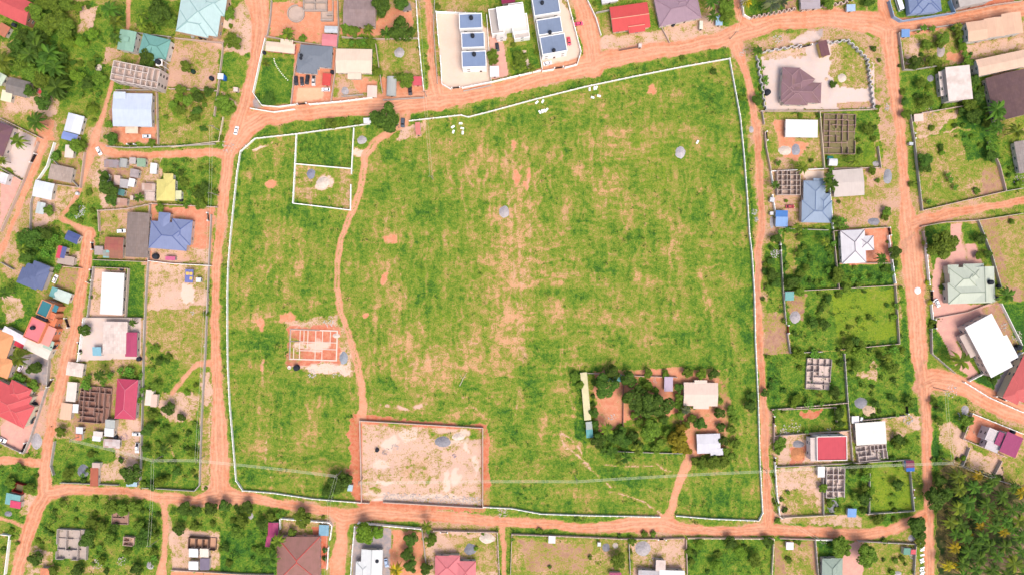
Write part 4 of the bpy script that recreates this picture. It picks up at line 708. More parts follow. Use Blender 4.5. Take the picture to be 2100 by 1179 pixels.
def plant(x, y, r, kind, group=None):
    i = int(x*7+y*3) % 5
    if kind in ('palm', 'lightpalm', 'grey', 'gold'):
        rm_ = r/4*1.4; h = min(8.5, 1.5+rm_*1.35); c = W(x, y, h); o = empty('palm_tree', (c.x, c.y, 0), (x*1.7+y) % 6.28)
        f = link('fronds', palm_mesh(kind, i), o, (0, 0, h)); f.scale = (rm_, rm_, rm_*.9)
        if not PT:
            b = MB(); pr = [(Vector((0, 0, -.1)), .2), (Vector((.04, .02, .4)), .15), (Vector((.0, .05, .75)), .13), (Vector((0, 0, 1)), .12)]
            for (p, r1), (q, r2) in zip(pr, pr[1:]): b.bar(p, q, r1, 0, 8, r2)
            PT.append(b.mesh('trunk', [mat('plain', (140, 118, 98), .5)]))
        t = link('trunk', PT[0], o); t.scale = (1, 1, h+.1)
        later(o, TDESC[kind]+' palm', 'palm tree', x, y, group)
    elif kind == 'banana':
        rm_ = r/4*.75; rr = random.Random(int(x*y)); c = W(x, y, 2.5); o = empty('banana_plant', (c.x, c.y, 0))
        for k in range(1 if r < 7 else 4 if r < 12 else 7):
            a = k*2.4; d = 0 if k == 0 else r/4*.62*math.sqrt(k/6); px_, py_ = d*math.cos(a), d*math.sin(a); q = max(1.3, rm_*(.75 if k else .9)) if r > 7 else rm_*1.3
            q = min(q, 2.1); b = link('leaves', banana_mesh((i+k) % 5), o, (px_, py_, 1.6+rr.random()*.8)); b.scale = (q, q, q); b.rotation_euler.z = a
            if ('s',) not in BM:
                s = MB(); s.bar((0, 0, 0), (0, 0, 1), .12, 0, 6, .07); BM[('s',)] = s.mesh('stem', [mat('plain', (120, 130, 70))])
            link('stem', BM[('s',)], o, (px_, py_, 0)).scale = (1, 1, b.location.z+.1)
        later(o, 'broad leaved banana clump', 'banana plant', x, y, group)
    else:
        rm_ = r/4*(1.12 if kind != 'lime' else 1); hz = (.9 if kind != 'lime' else .95); trunk = rm_*.55 if rm_ > 2 else .1; c = W(x, y, rm_*1.2); nm = 'tree' if r >= 9 else 'shrub'
        o = empty('broadleaf_tree' if nm == 'tree' else 'shrub', (c.x, c.y, 0), (x+y*2.3) % 6.28)
        f = link('crown', crown_mesh(kind, i), o, (0, 0, trunk)); f.scale = (rm_, rm_, rm_*hz)
        t = link('trunk', trunk_mesh(i % 3), o); t.scale = (rm_*.9, rm_*.9, (trunk+rm_*.5))
        later(o, TDESC[kind].replace('broadleaf', 'broadleaf' if r >= 9 else 'rounded')+' '+nm, nm, x, y, group)
# ------------------------------------------------------------------ vehicles
def car_meshes(kind, col):
    L, Wd = {'car': (4.4, 1.8), 'suv': (4.8, 1.95), 'pickup': (5.3, 1.9), 'bus': (8.0, 2.3)}[kind]; hl, hw = L/2, Wd/2; zb = .35
    paint = mat('car_paint', col, .55 if max(col) < 200 else .8)
    if kind == 'bus': prof = [(-hl,.5),(-hl,2.5),(hl-.5,2.5),(hl,1.5),(hl,.5)]; roof = None
    else:
        hb = .8 if kind == 'car' else 1.0
        prof = [(-hl,.4),(-hl,hb),(-hl+.1,hb+.08),(hl-1.25,hb+.1),(hl-.15,hb-.08),(hl,hb-.25),(hl,.4)]
    b = MB(); n = len(prof); ch = .14
    def ring(y, s): return [(x*s if abs(x) > .1 else x, y, z if i else z) for i, (x, z) in enumerate(prof)]
    rs = [ring(-hw, .965), ring(-hw+ch, 1), ring(hw-ch, 1), ring(hw, .965)]; vs = sum(rs, [])
    fs = []
    for k in range(3): fs += [(k*n+i, k*n+(i+1) % n, (k+1)*n+(i+1) % n, (k+1)*n+i) for i in range(n)]
    fs += [tuple(range(n))[::-1], tuple(range(3*n, 4*n))]; b.add(vs, fs, 0)
    P = {'body': [b.mesh('body', [paint])]}
    g = MB(); r = MB()
    if kind == 'bus':
        g.box(-hl+.3, -hw-.01, 1.5, hl-.6, hw+.01, 2.1); g.box(hl-.32, -hw+.2, 1.55, hl+.01, hw-.2, 2.15); r.box(-hl+.4, -hw+.25, 2.5, hl-1, hw-.25, 2.58)
    else:
        zt = 1.42 if kind == 'car' else 1.75; z0 = hb; xb = {'car': (-1.7, -1.15, .55, 1.2), 'suv': (-2.25, -1.95, .6, 1.2), 'pickup': (-.9, -.7, .75, 1.35)}[kind]; w0, w1 = hw-.12, hw-.32
        v = [(xb[0],-w0,z0),(xb[3],-w0,z0),(xb[3],w0,z0),(xb[0],w0,z0),(xb[1],-w1,zt),(xb[2],-w1,zt),(xb[2],w1,zt),(xb[1],w1,zt)]
        g.add(v, [(0,1,5,4),(1,2,6,5),(2,3,7,6),(3,0,4,7),(4,5,6,7)])
        r.box(xb[1]+.02, -w1-.03, zt, xb[2]-.02, w1+.03, zt+.05)
        for s in (-1, 1): r.bar((xb[3]-.05, s*(w0-.02), z0+.08), (xb[2], s*w1, zt), .05, 0, 4); r.bar((xb[0]+.05, s*(w0-.02), z0+.08), (xb[1], s*w1, zt), .05, 0, 4); r.bar((-.25, s*(w0+.0), z0+.08), (-.25, s*(w1+.01), zt), .045, 0, 4)
    P['window'] = [g.mesh('window', [mat('glass', (45, 50, 62), .5)])]; P['roof'] = [r.mesh('roof', [paint])]
    if kind == 'pickup':
        q = MB(); q.box(-hl+.12, -hw+.16, hb+.1, -.98, hw-.16, hb+.13); P['cargo_bed'] = [q.mesh('cargo_bed', [mat('plain', (60, 60, 62))])]
    wh = MB(); wh.bar((0, -.12, 0), (0, .12, 0), .33, 0, 14); P['wheel'] = wh.mesh('wheel', [mat('plain', (38, 38, 40))])
    rm_ = MB(); rm_.bar((0, -.13, 0), (0, .13, 0), .19, 0, 10); P['rim'] = rm_.mesh('rim', [mat('plain', (200, 200, 205))])
    hd = MB(); hd.box(-.12, -.2, -.09, .05, .2, .09); P['hd'] = hd.mesh('headlight', [mat('plain', (245, 245, 240), .8)]); P['tl'] = hd.mesh('taillight', [mat('plain', (200, 40, 40))])
    P['dim'] = (L, Wd, .62 if kind != 'bus' else .9); return P
_car = {}
def vehicle(x, y, ang, kind, col, label):
    if (kind, col) not in _car: _car[(kind, col)] = car_meshes(kind, col)
    P = _car[(kind, col)]; c = W(x, y, 1); r = empty({'car': 'parked_car', 'suv': 'parked_car', 'pickup': 'pickup_truck', 'bus': 'minibus'}[kind], (c.x, c.y, 0), R(-ang)); L, Wd, hz = P['dim']
    for k in ('body', 'window', 'roof', 'cargo_bed'):
        if k in P: link(k, P[k][0], r)
    for sx in (-1, 1):
        for sy in (-1, 1): wq = link('wheel', P['wheel'], r, (sx*L*.31, sy*(Wd/2-.1), .33)); link('rim', P['rim'], wq)
    for s in (-1, 1): link('headlight', P['hd'], r, (L/2-.02, s*(Wd/2-.35), hz)); link('taillight', P['tl'], r, (-L/2+.07, s*(Wd/2-.3), hz))
    tag(r, label, {'car': 'car', 'suv': 'car', 'pickup': 'pickup truck', 'bus': 'minibus'}[kind])
# ------------------------------------------------------------------ small things
_tk = {}
def tank(x, y, r, z=0, col=(52, 56, 66), stand=0):
    if col not in _tk:
        b = MB(); pr = [(.92, 0), (1, .08)]
        for i in range(4): z_ = .25+i*.4; pr += [(1, z_), (.95, z_+.06), (1, z_+.12)]
        pr += [(1, 1.75), (.8, 2.0), (.32, 2.12), (.3, 2.2)]; b.lathe(pr, 18); l_ = MB(); l_.lathe([(.36, 2.2), (.36, 2.3), (.1, 2.34)], 12)
        _tk[col] = (b.mesh('tank_body', [mat('plain', col)]), l_.mesh('lid', [mat('plain', col)]))
    s = r/4; zt = z+stand; c = W(x, y, zt+1.5); o = empty('water_tank', (c.x, c.y, z)); 
    for k, m in enumerate(_tk[col]): q = link(('tank_body', 'lid')[k], m, o, (0, 0, stand)); q.scale = (s, s, s*.9)
    if stand:
        b = MB(); b.box(-s*1.3, -s*1.3, stand-.3, s*1.3, s*1.3, stand); 
        for sx in (-1, 1):
            for sy in (-1, 1): b.box(sx*s*1.1-.15, sy*s*1.1-.15, 0, sx*s*1.1+.15, sy*s*1.1+.15, stand-.3)
        b.build('stand', mat('plaster', (245, 240, 235), .75), o)
    later(o, {True: 'black plastic water tank', False: 'pale plastic water tank'}[sum(col) < 300], 'water tank', x, y)
def heap(x, y, rx, ry, col, what, ht=None, seed=0):
    rng = random.Random(int(x*31+y)); n = 22; b = MB(); rx, ry = rx/4, ry/4; H = ht or min(rx, ry)*.42; base = [rng.uniform(.82, 1.12) for _ in range(n)]; base = [(base[i]+base[i-1]+base[(i+1) % n])/3 for i in range(n)]
    vs = [(0, 0, H)]; rings = [.25, .5, .75, .92, 1.04]
    for k, t in enumerate(rings):
        for i in range(n):
            a = 2*math.pi*i/n; q = base[i]*t*rng.uniform(.95, 1.05); vs.append((rx*q*math.cos(a), ry*q*math.sin(a), (H*(1-t**1.3)+rng.uniform(-.06, .06)*H) if k < 4 else -.05))
    fs = [(0, 1+i, 1+(i+1) % n) for i in range(n)]
    for k in range(4): fs += [(1+k*n+i, 1+(k+1)*n+i, 1+(k+1)*n+(i+1) % n, 1+k*n+(i+1) % n) for i in range(n)]
    b.add(vs, fs); c = W(x, y); m = mat('heap', col, .55 if min(col) < 215 else .75); o = b.build(what.split()[-2]+'_heap' if len(what.split()) > 1 else 'heap', m, None, (c.x, c.y, 0))
    later(o, what, 'heap', x, y)
def rubble(x, y, r, n, col, seed=0):
    "a scatter of broken blocks: one pile"
    rng = random.Random(int(x+y*17)); b = MB(); n = min(44, int(n*1.4))
    for i in range(n):
        a = rng.uniform(0, 6.28); d = r/4*math.sqrt(rng.random()); s = rng.uniform(.12, .36); M_ = Matrix.Translation((d*math.cos(a), d*math.sin(a), s*.3)) @ Matrix.Rotation(rng.uniform(0, 3), 4, 'Z') @ Matrix.Rotation(rng.uniform(-.5, .5), 4, 'X')
        b.box(-s, -s*.6, -s*.4, s, s*.6, s*.4, 0, M_)
    c = W(x, y); o = b.build('rubble_pile', mat('concrete', tuple(int(v*.93) for v in col), .55), None, (c.x, c.y, 0)); later(o, 'scattered pile of pale rubble', 'rubble', x, y)
def pole(x, y, h=10, a=0):
    c = W(x, y, h); o = empty('utility_pole', (c.x, c.y, 0), R(-a)); b = MB(); b.bar((0, 0, 0), (0, 0, h+.4), .2, 0, 8, .13); b.build('mast', mat('plain', (190, 180, 170)), o)
    b = MB(); b.box(-1.3, -.07, h-.3, 1.3, .07, h-.12); b.build('crossarm', mat('plain', (120, 110, 105)), o)
    for u in (-1.15, 0, 1.15): b = MB(); b.lathe([(.07, h-.12), (.12, h), (.07, h+.1), (.1, h+.18)], 8, 0, (u, 0)); b.build('insulator', mat('plain', (220, 215, 210)), o)
    later(o, 'slender utility pole', 'utility pole', x, y); return c
def cables(p, q, label, r=.05, offs=(-1.15, 0, 1.15), hz=10.15):
    a, b_ = W(p[0], p[1], 10), W(q[0], q[1], 10); d = (b_-a).normalized(); s = Vector((-d.y, d.x, 0)); root = empty('power_line', (a.x, a.y, 0))
    for u in offs:
        b = MB(); n = 10; pr = None
        for i in range(n+1):
            t = i/n; pt = (b_-a)*t+s*u; pt.z = hz-1.2*4*t*(1-t)*min(1, (b_-a).length/60)
            if pr is not None: b.bar(pr, pt, r, 0, 4)
            pr = pt.copy()
        b.build('cable', mat('plain', (226, 224, 205), .8), root)
    tag(root, label, 'power line')
_pp = {}
def person(x, y, shirt, trousers, label, face=0, stride=.15):
    key = (shirt, trousers)
    if key not in _pp:
        J = {'pel': (0,0,.95,.15), 'sp': (0,0,1.15,.15), 'ch': (0,.01,1.35,.17), 'nk': (0,.01,1.5,.06), 'hd': (0,.03,1.62,.10), 'tp': (0,.03,1.74,.08)}
        for s, t in ((-1, 'l'), (1, 'r')):
            J.update({'sh'+t: (s*.19,.0,1.42,.065), 'el'+t: (s*.25,-.02,1.15,.045), 'wr'+t: (s*.24,.1,.92,.033), 'ha'+t: (s*.235,.14,.84,.035), 'hp'+t: (s*.09,0,.9,.1), 'kn'+t: (s*.1,s*stride*.5+.03,.5,.065), 'an'+t: (s*.1,s*stride,.08,.045), 'to'+t: (s*.11,s*stride+.18,.04,.04)})
        names = list(J); E = [('pel','sp'),('sp','ch'),('ch','nk'),('nk','hd'),('hd','tp')]
        for t in 'lr': E += [('ch','sh'+t),('sh'+t,'el'+t),('el'+t,'wr'+t),('wr'+t,'ha'+t),('pel','hp'+t),('hp'+t,'kn'+t),('kn'+t,'an'+t),('an'+t,'to'+t)]
        me = bpy.data.meshes.new('body'); me.from_pydata([J[k][:3] for k in names], [(names.index(a), names.index(b)) for a, b in E], []); o = bpy.data.objects.new('tmp', me); COL.objects.link(o)
        sk = o.modifiers.new('s', 'SKIN'); sd = o.modifiers.new('u', 'SUBSURF'); sd.levels = 1
        for i, k in enumerate(names): rr = J[k][3]; me.skin_vertices[0].data[i].radius = (rr, rr*.8)
        me.skin_vertices[0].data[0].use_root = True
        dg = bpy.context.evaluated_depsgraph_get(); ev = bpy.data.meshes.new_from_object(o.evaluated_get(dg)); bpy.data.objects.remove(o)
        for c in (shirt, trousers, (96, 64, 48), (34, 28, 26)): ev.materials.append(mat('plain', c))
        for p in ev.polygons:
            z = p.center.z; ax = abs(p.center.x); p.material_index = 3 if z > 1.66 else 2 if z > 1.46 or (ax > .19 and z < 1.2) or z < .08 else 0 if z > .95 else 1
        _pp[key] = ev
    c = W(x, y, .9); o = link('person', _pp[key], None, (c.x, c.y, 0), R(face)); tag(o, label, 'person')
# ------------------------------------------------------------------ houses (map units at eave height)
H = house
H('big red roof house','red corrugated gable roofed house with brown walls at the top left corner','house',5.5,(228,104,104),[(24,14,84,48,24,'gable')],wall=(170,120,98))
canopy('purple lean-to','small purple lean-to beside the big red roofed house',3,(50,43,13,16,24),(120,90,160))
H('terracotta annex','brown terracotta flat annex at the left edge','annex',3,(214,132,104),[(6,62,22,24,30,'flat')],rk='f')
H('grey asbestos house','grey asbestos roofed house with a cream lean-to beside the palms','house',3,(150,142,138),[(37,180,44,34,14,'gable'),(14,198,22,22,14,'shed',2.7,(246,238,205),'m')],rk='o')
H('tiny red shed','tiny red roofed shed among the bushes','shed',2.4,(232,80,90),[(83,190,9,7,40,'shed')],inset=.2)
H('narrow green house','pale green roofed house with a raised roof vent','house',5.6,(158,200,178),[(260,84,34,42,10,'gable'),(258,81,12,10,10,'flat',6.9)],wall=(240,235,228),rk='m',pitch=9)
H('wide green house','wide teal green hipped roof house','house',5.2,(132,188,178),[(317,96,58,42,14,'hip'),(312,104,30,40,14,'hip')],wall=(240,235,228),cap=(110,160,150),pitch=14)
shell('three storey shell','unfinished three storey concrete block building, roofless with exposed rooms',9,(277,153,98,40,11),8,3,colr=(236,218,208),floor=(226,200,190),seed=4,gaps=.05,storeys=3,th_=.3)
H('pale blue roof house','large house with a pale blue white sheet roof','house',3.6,(218,230,250),[(272,226,80,68,1,'gable'),(246,196,24,14,1,'shed',4.1)],pitch=6)
canopy('round porch','cream octagonal porch roof below the pale blue house',3,(270,265,26,18,1),(245,222,196),kind='hip')
H('green edge roof','pale green roof cut off by the left edge','house',3,(210,225,200),[(1,163,16,24,30,'gable')])
H('blue and white roof house','narrow house with white roof and blue lower end','house',3.2,(238,242,252),[(152,254,34,38,15,'gable'),(143,281,32,16,15,'gable',3.2,(150,170,230))],pitch=8)
H('big mint roof house','large house with pale mint hipped roof','house',5.2,(204,232,230),[(410,28,86,84,9,'hip'),(434,8,60,44,9,'hip'),(398,50,68,44,12,'hip')],wall=(230,190,160),cap=(170,205,205),pitch=12)
H('white and blue kiosk','small white roofed blue kiosk on the roadside','kiosk',2.5,(250,252,255),[(452,157,12,12,4,'flat'),(459,160,6,10,4,'shed',2.2,(30,110,200))],wall=(30,100,190),inset=.1)
H('cream roadside kiosk','tiny cream kiosk at the junction','kiosk',2.4,(250,226,214),[(483,184,9,9,4,'flat')],inset=.1)
H('pink walled outhouse','long cream roofed outhouse with pink walls at the lawn','house',3,(252,228,204),[(575,98,60,20,6,'gable'),(588,90,26,16,6,'shed')],wall=(240,140,130),pitch=8)
H('grey modern bungalow','grey roofed bungalow with cars parked in front','house',3.4,(140,148,160),[(648,116,66,44,4,'hip'),(630,131,42,40,4,'hip'),(640,125,30,34,4,'hip',3.5)],wall=(240,235,230),pitch=8)
H('red garage','red roofed garage beside the parked cars','garage',2.8,(232,90,84),[(670,164,17,25,4,'shed')],openings=True)
H('light grey hut','light grey sheet roofed hut','shed',2.6,(214,220,226),[(679,61,27,14,2,'gable')],pitch=8)
H('pink canopy hut','pink arched canopy hut','shed',2.8,(246,150,158),[(676,83,31,24,4,'gable')],pitch=8)
H('cream tin roof house','wide house with cream sheet roof and front porch','house',3.2,(252,228,206),[(726,126,74,50,1,'gable'),(727,152,28,22,1,'gable',3.0)],pitch=8)
H('square cream hut','square cream roofed hut by the road','hut',2.6,(250,224,210),[(763,188,20,24,2,'gable')],pitch=6)
H('arched grey shed','long arched grey roofed shed','shed',2.6,(198,200,196),[(803,178,20,40,2,'arch')])
H('pink roof gatehouse','small house with pinkish red roof','hut',2.7,(234,104,116),[(856,167,18,19,-2,'shed')])
H('old asbestos barn','wide barn with weathered grey asbestos roof','barn',4,(172,150,148),[(738,22,66,66,3,'gable')],rk='o',pitch=10)
H('grey corner shed','small grey shed in the orange yard','shed',2.5,(150,140,140),[(834,16,18,14,-12,'shed')])
for nm, q in (('top',(965,44,47,31,-2)),('middle',(970,83,47,31,-2)),('bottom',(972,122,50,33,-2))):
    H(f'{nm} left townhouse', f'white parapeted townhouse with flat blue roof, {nm} one of the left column','townhouse',8,(146,166,202),[q[:5]+('parapet',)],wall=(252,250,248),wallk=.8,group='flat blue roofed townhouses')
for nm, q in (('top',(1120,12,54,36,-9)),('middle',(1127,54,50,32,-9)),('bottom',(1135,91,52,37,-10))):
    H(f'{nm} right townhouse', f'white parapeted townhouse with flat grey blue roof, {nm} one of the right column','townhouse',8,(146,162,190),[q[:5]+('parapet',)],wall=(252,250,248),wallk=.8,group='flat blue roofed townhouses')
H('white modern villa','white flat roofed modern villa in stepped blocks between the townhouses','villa',7.6,(252,250,248),[(1048,34,56,44,-8,'parapet',8),(1066,48,34,36,-8,'parapet',7,(236,228,222)),(1018,44,26,52,-8,'parapet',5,(206,196,190)),(1028,74,22,14,-8,'flat',4.2,(232,224,218)),(1070,72,32,14,-8,'parapet',4.4,(214,204,198)),(1058,14,30,14,-8,'parapet',6.2,(216,206,202))],wall=(252,250,248),wallk=.8,rk='w')
H('white guard room','square white flat roofed guard room','guard house',3,(252,248,246),[(1014,147,19,22,-2,'flat')],rk='w',wall=(250,248,246))
H('red roof bungalow','bungalow with bright red patched sheet roof','house',3.4,(236,96,94),[(1292,36,78,52,-8,'gable'),(1305,54,34,26,-8,'gable')],wall=(235,200,170),pitch=9,cap=(250,190,160))
H('mauve roof house','large house with faded mauve hipped roof','house',3.6,(184,154,168),[(1390,18,88,58,-12,'hip'),(1398,6,60,50,-12,'hip')],wall=(240,225,210),cap=(170,140,155),pitch=12)
H('blue white kiosk','small pale blue kiosk under a palm','kiosk',2.6,(180,216,246),[(1475,43,14,20,2,'gable')],pitch=6)
H('lime and white stall','narrow stall with lime and white roof','stall',2.2,(244,246,226),[(1438,52,7,17,2,'shed')],inset=.1)
H('maroon roof villa','villa with dusky maroon many sided hipped roof in a paved yard','villa',4.2,(158,124,132),[(1622,168,36,58,2,'hip'),(1643,190,82,42,2,'hip'),(1642,170,40,46,35,'hip'),(1632,194,50,44,2,'hip')],wall=(245,232,215),cap=(184,150,154),rk='t',pitch=14)
H('maroon gatehouse','maroon gabled gatehouse with yellow walls','gatehouse',3.6,(132,92,98),[(1690,100,18,32,-14,'gable')],wall=(246,214,130),rk='t',pitch=8)
H('roadside blue stall','small stall with blue and pink roof at the road edge','stall',2.5,(190,215,246),[(1745,17,18,14,-3,'shed')])
H('grey awning house','grey flat roofed house above the zigzag wall','house',3.2,(196,184,190),[(1662,6,40,26,-3,'flat')],rk='f')
H('blue roof bungalow','bungalow with slate blue ribbed roof inside a blue wall','house',3.8,(142,158,194),[(1896,2,66,50,-6,'hip'),(1880,8,30,38,-6,'hip'),(1905,10,40,34,-6,'hip')],wall=(190,205,240),cap=(110,130,180),pitch=14)
H('concrete frame house','two storey unfinished grey concrete house at the top edge','house',6.5,(206,196,190),[(2000,-4,70,26,-12,'flat')],rk='c',wall=(226,212,205))
for i, q in enumerate([(2003,64,40,40,-8),(2039,57,38,40,-8),(2076,49,40,44,-8)]):
    H(('left','middle','right')[i]+' upper terrace block', f'{("left","middle","right")[i]} block of the upper terrace, cream and orange sheet roof','terrace house',6,(250,206,176),[q+('gable',)],pitch=10,wall=(225,222,215),rk='p' if 0 else 'm',group='terrace houses')
H('lower terrace block','long lower terrace block with cream and orange sheet roof','terrace house',6,(250,212,186),[(2062,128,118,34,-12,'gable')],pitch=10,wall=(225,222,215))
H('white concrete slab house','unfinished two storey house with flat white concrete slab roof','house',6.5,(246,230,222),[(1967,171,50,70,-6,'flat'),(1935,172,16,50,-6,'flat',3.6)],rk='f',wall=(216,204,196))
H('dark brown roof house','wide house with old dark brown asbestos roof','house',3.6,(118,92,94),[(2072,196,84,92,-14,'gable')],rk='o',pitch=9,wall=(220,200,190))
H('corner blue kiosk','small blue roofed kiosk at the plot corner','kiosk',2.6,(130,172,228),[(1857,69,17,16,-2,'shed')])
H('cream wall hut','small cream sheet roofed hut beside the wall','hut',2.5,(250,222,208),[(1884,242,19,15,-6,'shed')])
H('beige edge house','grey beige roof at the right edge','house',3.4,(176,164,160),[(2098,322,26,66,-10,'gable')],rk='o',pitch=8)
H('white rectangular roof','plain white rectangular flat roof','house',3.2,(252,248,246),[(1644,264,66,36,1,'flat')],rk='w')
shell('brown foundation maze','weathered brown foundation walls overgrown with plants',1.5,(1722,275,66,82,1),5,7,colr=(186,154,142),floor=(140,130,90),seed=11,gaps=.3)
H('white and teal stall','small white arched stall with teal end','stall',2.4,(246,248,252),[(1708,333,17,15,3,'arch'),(1703,324,12,7,3,'flat',2.2,(30,130,115))])
shell('block walled shell','roofless grey block house shell beside the blue villa',2.6,(1618,375,48,50,0),5,5,colr=(216,196,184),floor=(226,200,186),seed=3,gaps=.1)
H('steel blue villa','long villa with steel blue hipped roof','villa',4,(166,184,208),[(1670,412,45,82,1,'hip'),(1675,434,62,46,1,'hip'),(1687,425,32,56,1,'hip'),(1678,371,20,10,0,'flat',3.4)],wall=(240,220,205),cap=(140,162,196),pitch=14)
H('beige roof house','house with pale beige sheet roof','house',3.4,(226,212,204),[(1740,375,62,55,-4,'gable')],pitch=6)
H('bright blue shed','shed with two tone bright blue roof','shed',3,(150,188,242),[(1603,455,25,20,1,'shed'),(1603,439,25,14,1,'shed',3.1,(84,140,214))])
H('white hip roof house','house with white hipped roof and grey hip lines','house',3.8,(242,238,242),[(1750,506,50,68,-3,'hip'),(1776,499,32,30,-3,'hip')],wall=(246,238,220),cap=(160,150,160),pitch=16)
H('teal corner shed','small teal roofed shed in the plot corner','shed',2.6,(128,190,186),[(1619,607,18,18,-1,'shed')])
H('pale green mansion','mansion with sprawling pale green many sided roof','mansion',5,(212,220,202),[(1990,600,92,44,-2,'hip'),(1978,572,60,48,-4,'hip'),(1997,562,42,42,-2,'hip'),(2016,583,48,72,-2,'gable'),(1955,552,22,18,-2,'hip',4.6)],wall=(240,226,208),cap=(184,196,176),pitch=15)
H('white slab villa','tall villa with plain white stepped roof and balconies','villa',7,(252,252,252),[(2026,694,62,84,-28,'flat'),(2052,722,56,52,-28,'flat'),(2046,746,50,38,-28,'flat'),(1990,706,24,50,-28,'flat',4,(226,206,196))],rk='w',wall=(238,216,204))
H('pink corner mansion','mansion with faded red roof and cream balconies at the right edge','mansion',5.5,(226,110,108),[(2104,778,52,90,26,'hip'),(2082,800,34,50,26,'hip')],wall=(250,232,206),pitch=16)
H('magenta roof house','house with magenta roof and white roof terrace','house',6,(176,76,122),[(2073,911,38,44,23,'shed'),(2050,899,14,28,23,'shed'),(2036,893,26,26,23,'parapet',5.8,(225,215,215)),(2036,914,28,20,23,'flat',5.4,(222,214,216))],wall=(240,230,235))
H('maroon and blue kiosk','small kiosk with maroon roof and bright blue awning','kiosk',2.6,(150,72,98),[(1866,951,17,15,-3,'gable'),(1867,962,17,8,-3,'shed',2.3,(52,118,212)),(1857,950,4,12,-3,'shed',2.2,(30,110,170))],inset=.1)
H('red parapet house','white two storey house with red roof behind a parapet','house',7,(222,84,98),[(1706,919,62,50,-1,'parapet'),(1669,921,14,48,-1,'flat',5.8,(238,220,212))],wall=(248,238,232),wallk=.75)
H('white slab house','house with white concrete slab roof','house',3.6,(252,246,236),[(1786,888,62,46,-4,'flat')],rk='w',wall=(226,204,192))
shell('walled ruin below','roofless block shell with jagged walls below the white slab house',2.4,(1790,928,60,32,-6),7,3,colr=(232,214,206),floor=(225,208,200),seed=12,gaps=.25)
shell('concrete ruin in grass','roofless pale concrete shell standing in long grass',2.4,(1681,767,50,64,3),4,5,colr=(206,188,180),floor=(236,214,204),seed=14,gaps=.45)
H('white wall shed','small white shed against the long wall','shed',2.6,(248,246,248),[(1754,860,15,15,-3,'shed')])
H('tiny white box hut','tiny white hut by the rubble','hut',2.2,(246,246,250),[(1767,859,5,8,20,'shed')],inset=.1)
shell('two room shell','pale unfinished house shell with slab floor',2.8,(1714,990,38,62,1),3,5,colr=(240,222,214),floor=(238,216,205),seed=15,gaps=.2)
H('white yard shed','small white shed beside the unfinished shell','shed',2.6,(252,250,252),[(1684,967,15,22,1,'shed')])
H('sky blue shed','small sky blue roofed shed','shed',2.6,(134,180,240),[(1747,1051,18,18,1,'shed')])
H('white cube hut','square white roofed hut on burnt ground','hut',2.8,(252,250,255),[(1620,1119,15,15,1,'flat')],rk='w',wall=(246,230,230))
H('white square hut','square white roofed hut below the long wall','hut',2.8,(250,250,254),[(1132,1106,14,15,2,'flat')],rk='w')
H('little white box','very small white box hut','hut',2,(252,250,246),[(1229,1116,7,8,2,'flat')],rk='w',inset=.1)
H('sage green house','house with sage green grey roof at the bottom edge','house',4,(170,188,174),[(1705,1170,38,50,1,'hip'),(1716,1164,24,40,1,'hip')],cap=(150,168,155),pitch=14)
H('green and red kiosk','small kiosk half green and half red','kiosk',2.5,(116,170,150),[(1860,1130,14,14,1,'shed'),(1873,1131,10,10,1,'shed',2.4,(230,100,110))],inset=.1)
H('magenta edge shed','magenta roofed shed cut by the bottom edge','shed',2.6,(184,84,120),[(1262,1178,25,10,1,'shed')])
H('new white slab building','new building with white and grey slab at the bottom edge','house',4,(252,250,250),[(1378,1180,52,22,2,'flat'),(1331,1180,44,22,2,'flat',3.6,(206,202,206)),(1355,1159,20,22,2,'flat',3.9,(240,220,210))],rk='f')
H('pink bottom house','house with salmon pink roof at the bottom edge','house',3.8,(240,140,146),[(917,1162,50,46,1,'hip'),(955,1172,42,44,1,'hip'),(932,1150,22,24,1,'hip')],cap=(225,125,132),pitch=14)
H('white tin roof house','house with white ribbed roof on a grey yard','house',3.6,(238,240,240),[(762,1162,44,72,2,'gable'),(744,1176,30,50,2,'hip'),(757,1133,26,14,2,'shed')],pitch=9,cap=(205,210,212))
H('brown hip roof house','large house with faded brown hipped roof and red ridges','house',4.2,(176,128,120),[(612,1146,88,92,0,'hip')],rk='t',cap=(230,96,90),wall=(235,180,170),pitch=16)
H('magenta side shed','long magenta shed roof beside the bananas','shed',3,(190,74,122),[(560,1086,21,30,2,'gable'),(550,1110,9,22,10,'shed')],pitch=10)
H('pale blue patio roof','pale blue square patio roof in the red yard','patio',2.6,(142,190,214),[(664,1087,20,22,2,'flat')],rk='m')
shell('frame with white sheets','dark frame shell covered partly with white sheets',3,(412,1116,56,24,4),4,1,colr=(140,112,100),floor=(220,170,140),seed=21,gaps=.3)
H('sheet covered stalls','group of white and grey sheet covered stalls','stall',2.8,(248,248,250),[(397,1133,19,18,2,'shed'),(419,1133,18,18,2,'shed',2.7,(252,236,220)),(397,1159,20,18,2,'shed',2.7),(420,1156,19,24,2,'shed',2.6,(138,126,148))],inset=.2)
H('orange tiled hut','small hut with orange and white squared roof','hut',2.6,(250,160,120),[(92,1172,18,16,6,'shed')],rk='p')
shell('concrete slab ruin','abandoned grey concrete house shell among bushes',2.2,(146,1117,62,62,3),3,3,colr=(206,192,184),floor=(205,188,178),seed=22,gaps=.5)
shell('pink block ruin','small roofless pink block ruin in the bushes',2.4,(262,1110,20,18,6),2,2,colr=(224,190,176),floor=(222,180,160),seed=23,gaps=.4)
shell('low overgrown ruin','low overgrown foundation among shrubs',1.0,(246,1062,34,26,2),3,2,colr=(190,158,146),floor=(180,140,125),seed=24,gaps=.5)
H('teal and pink house','small house with teal roof and one pink quarter','house',2.8,(136,194,194),[(27,1024,30,24,12,'shed'),(32,1034,22,15,10,'shed',3.0,(232,84,120))])
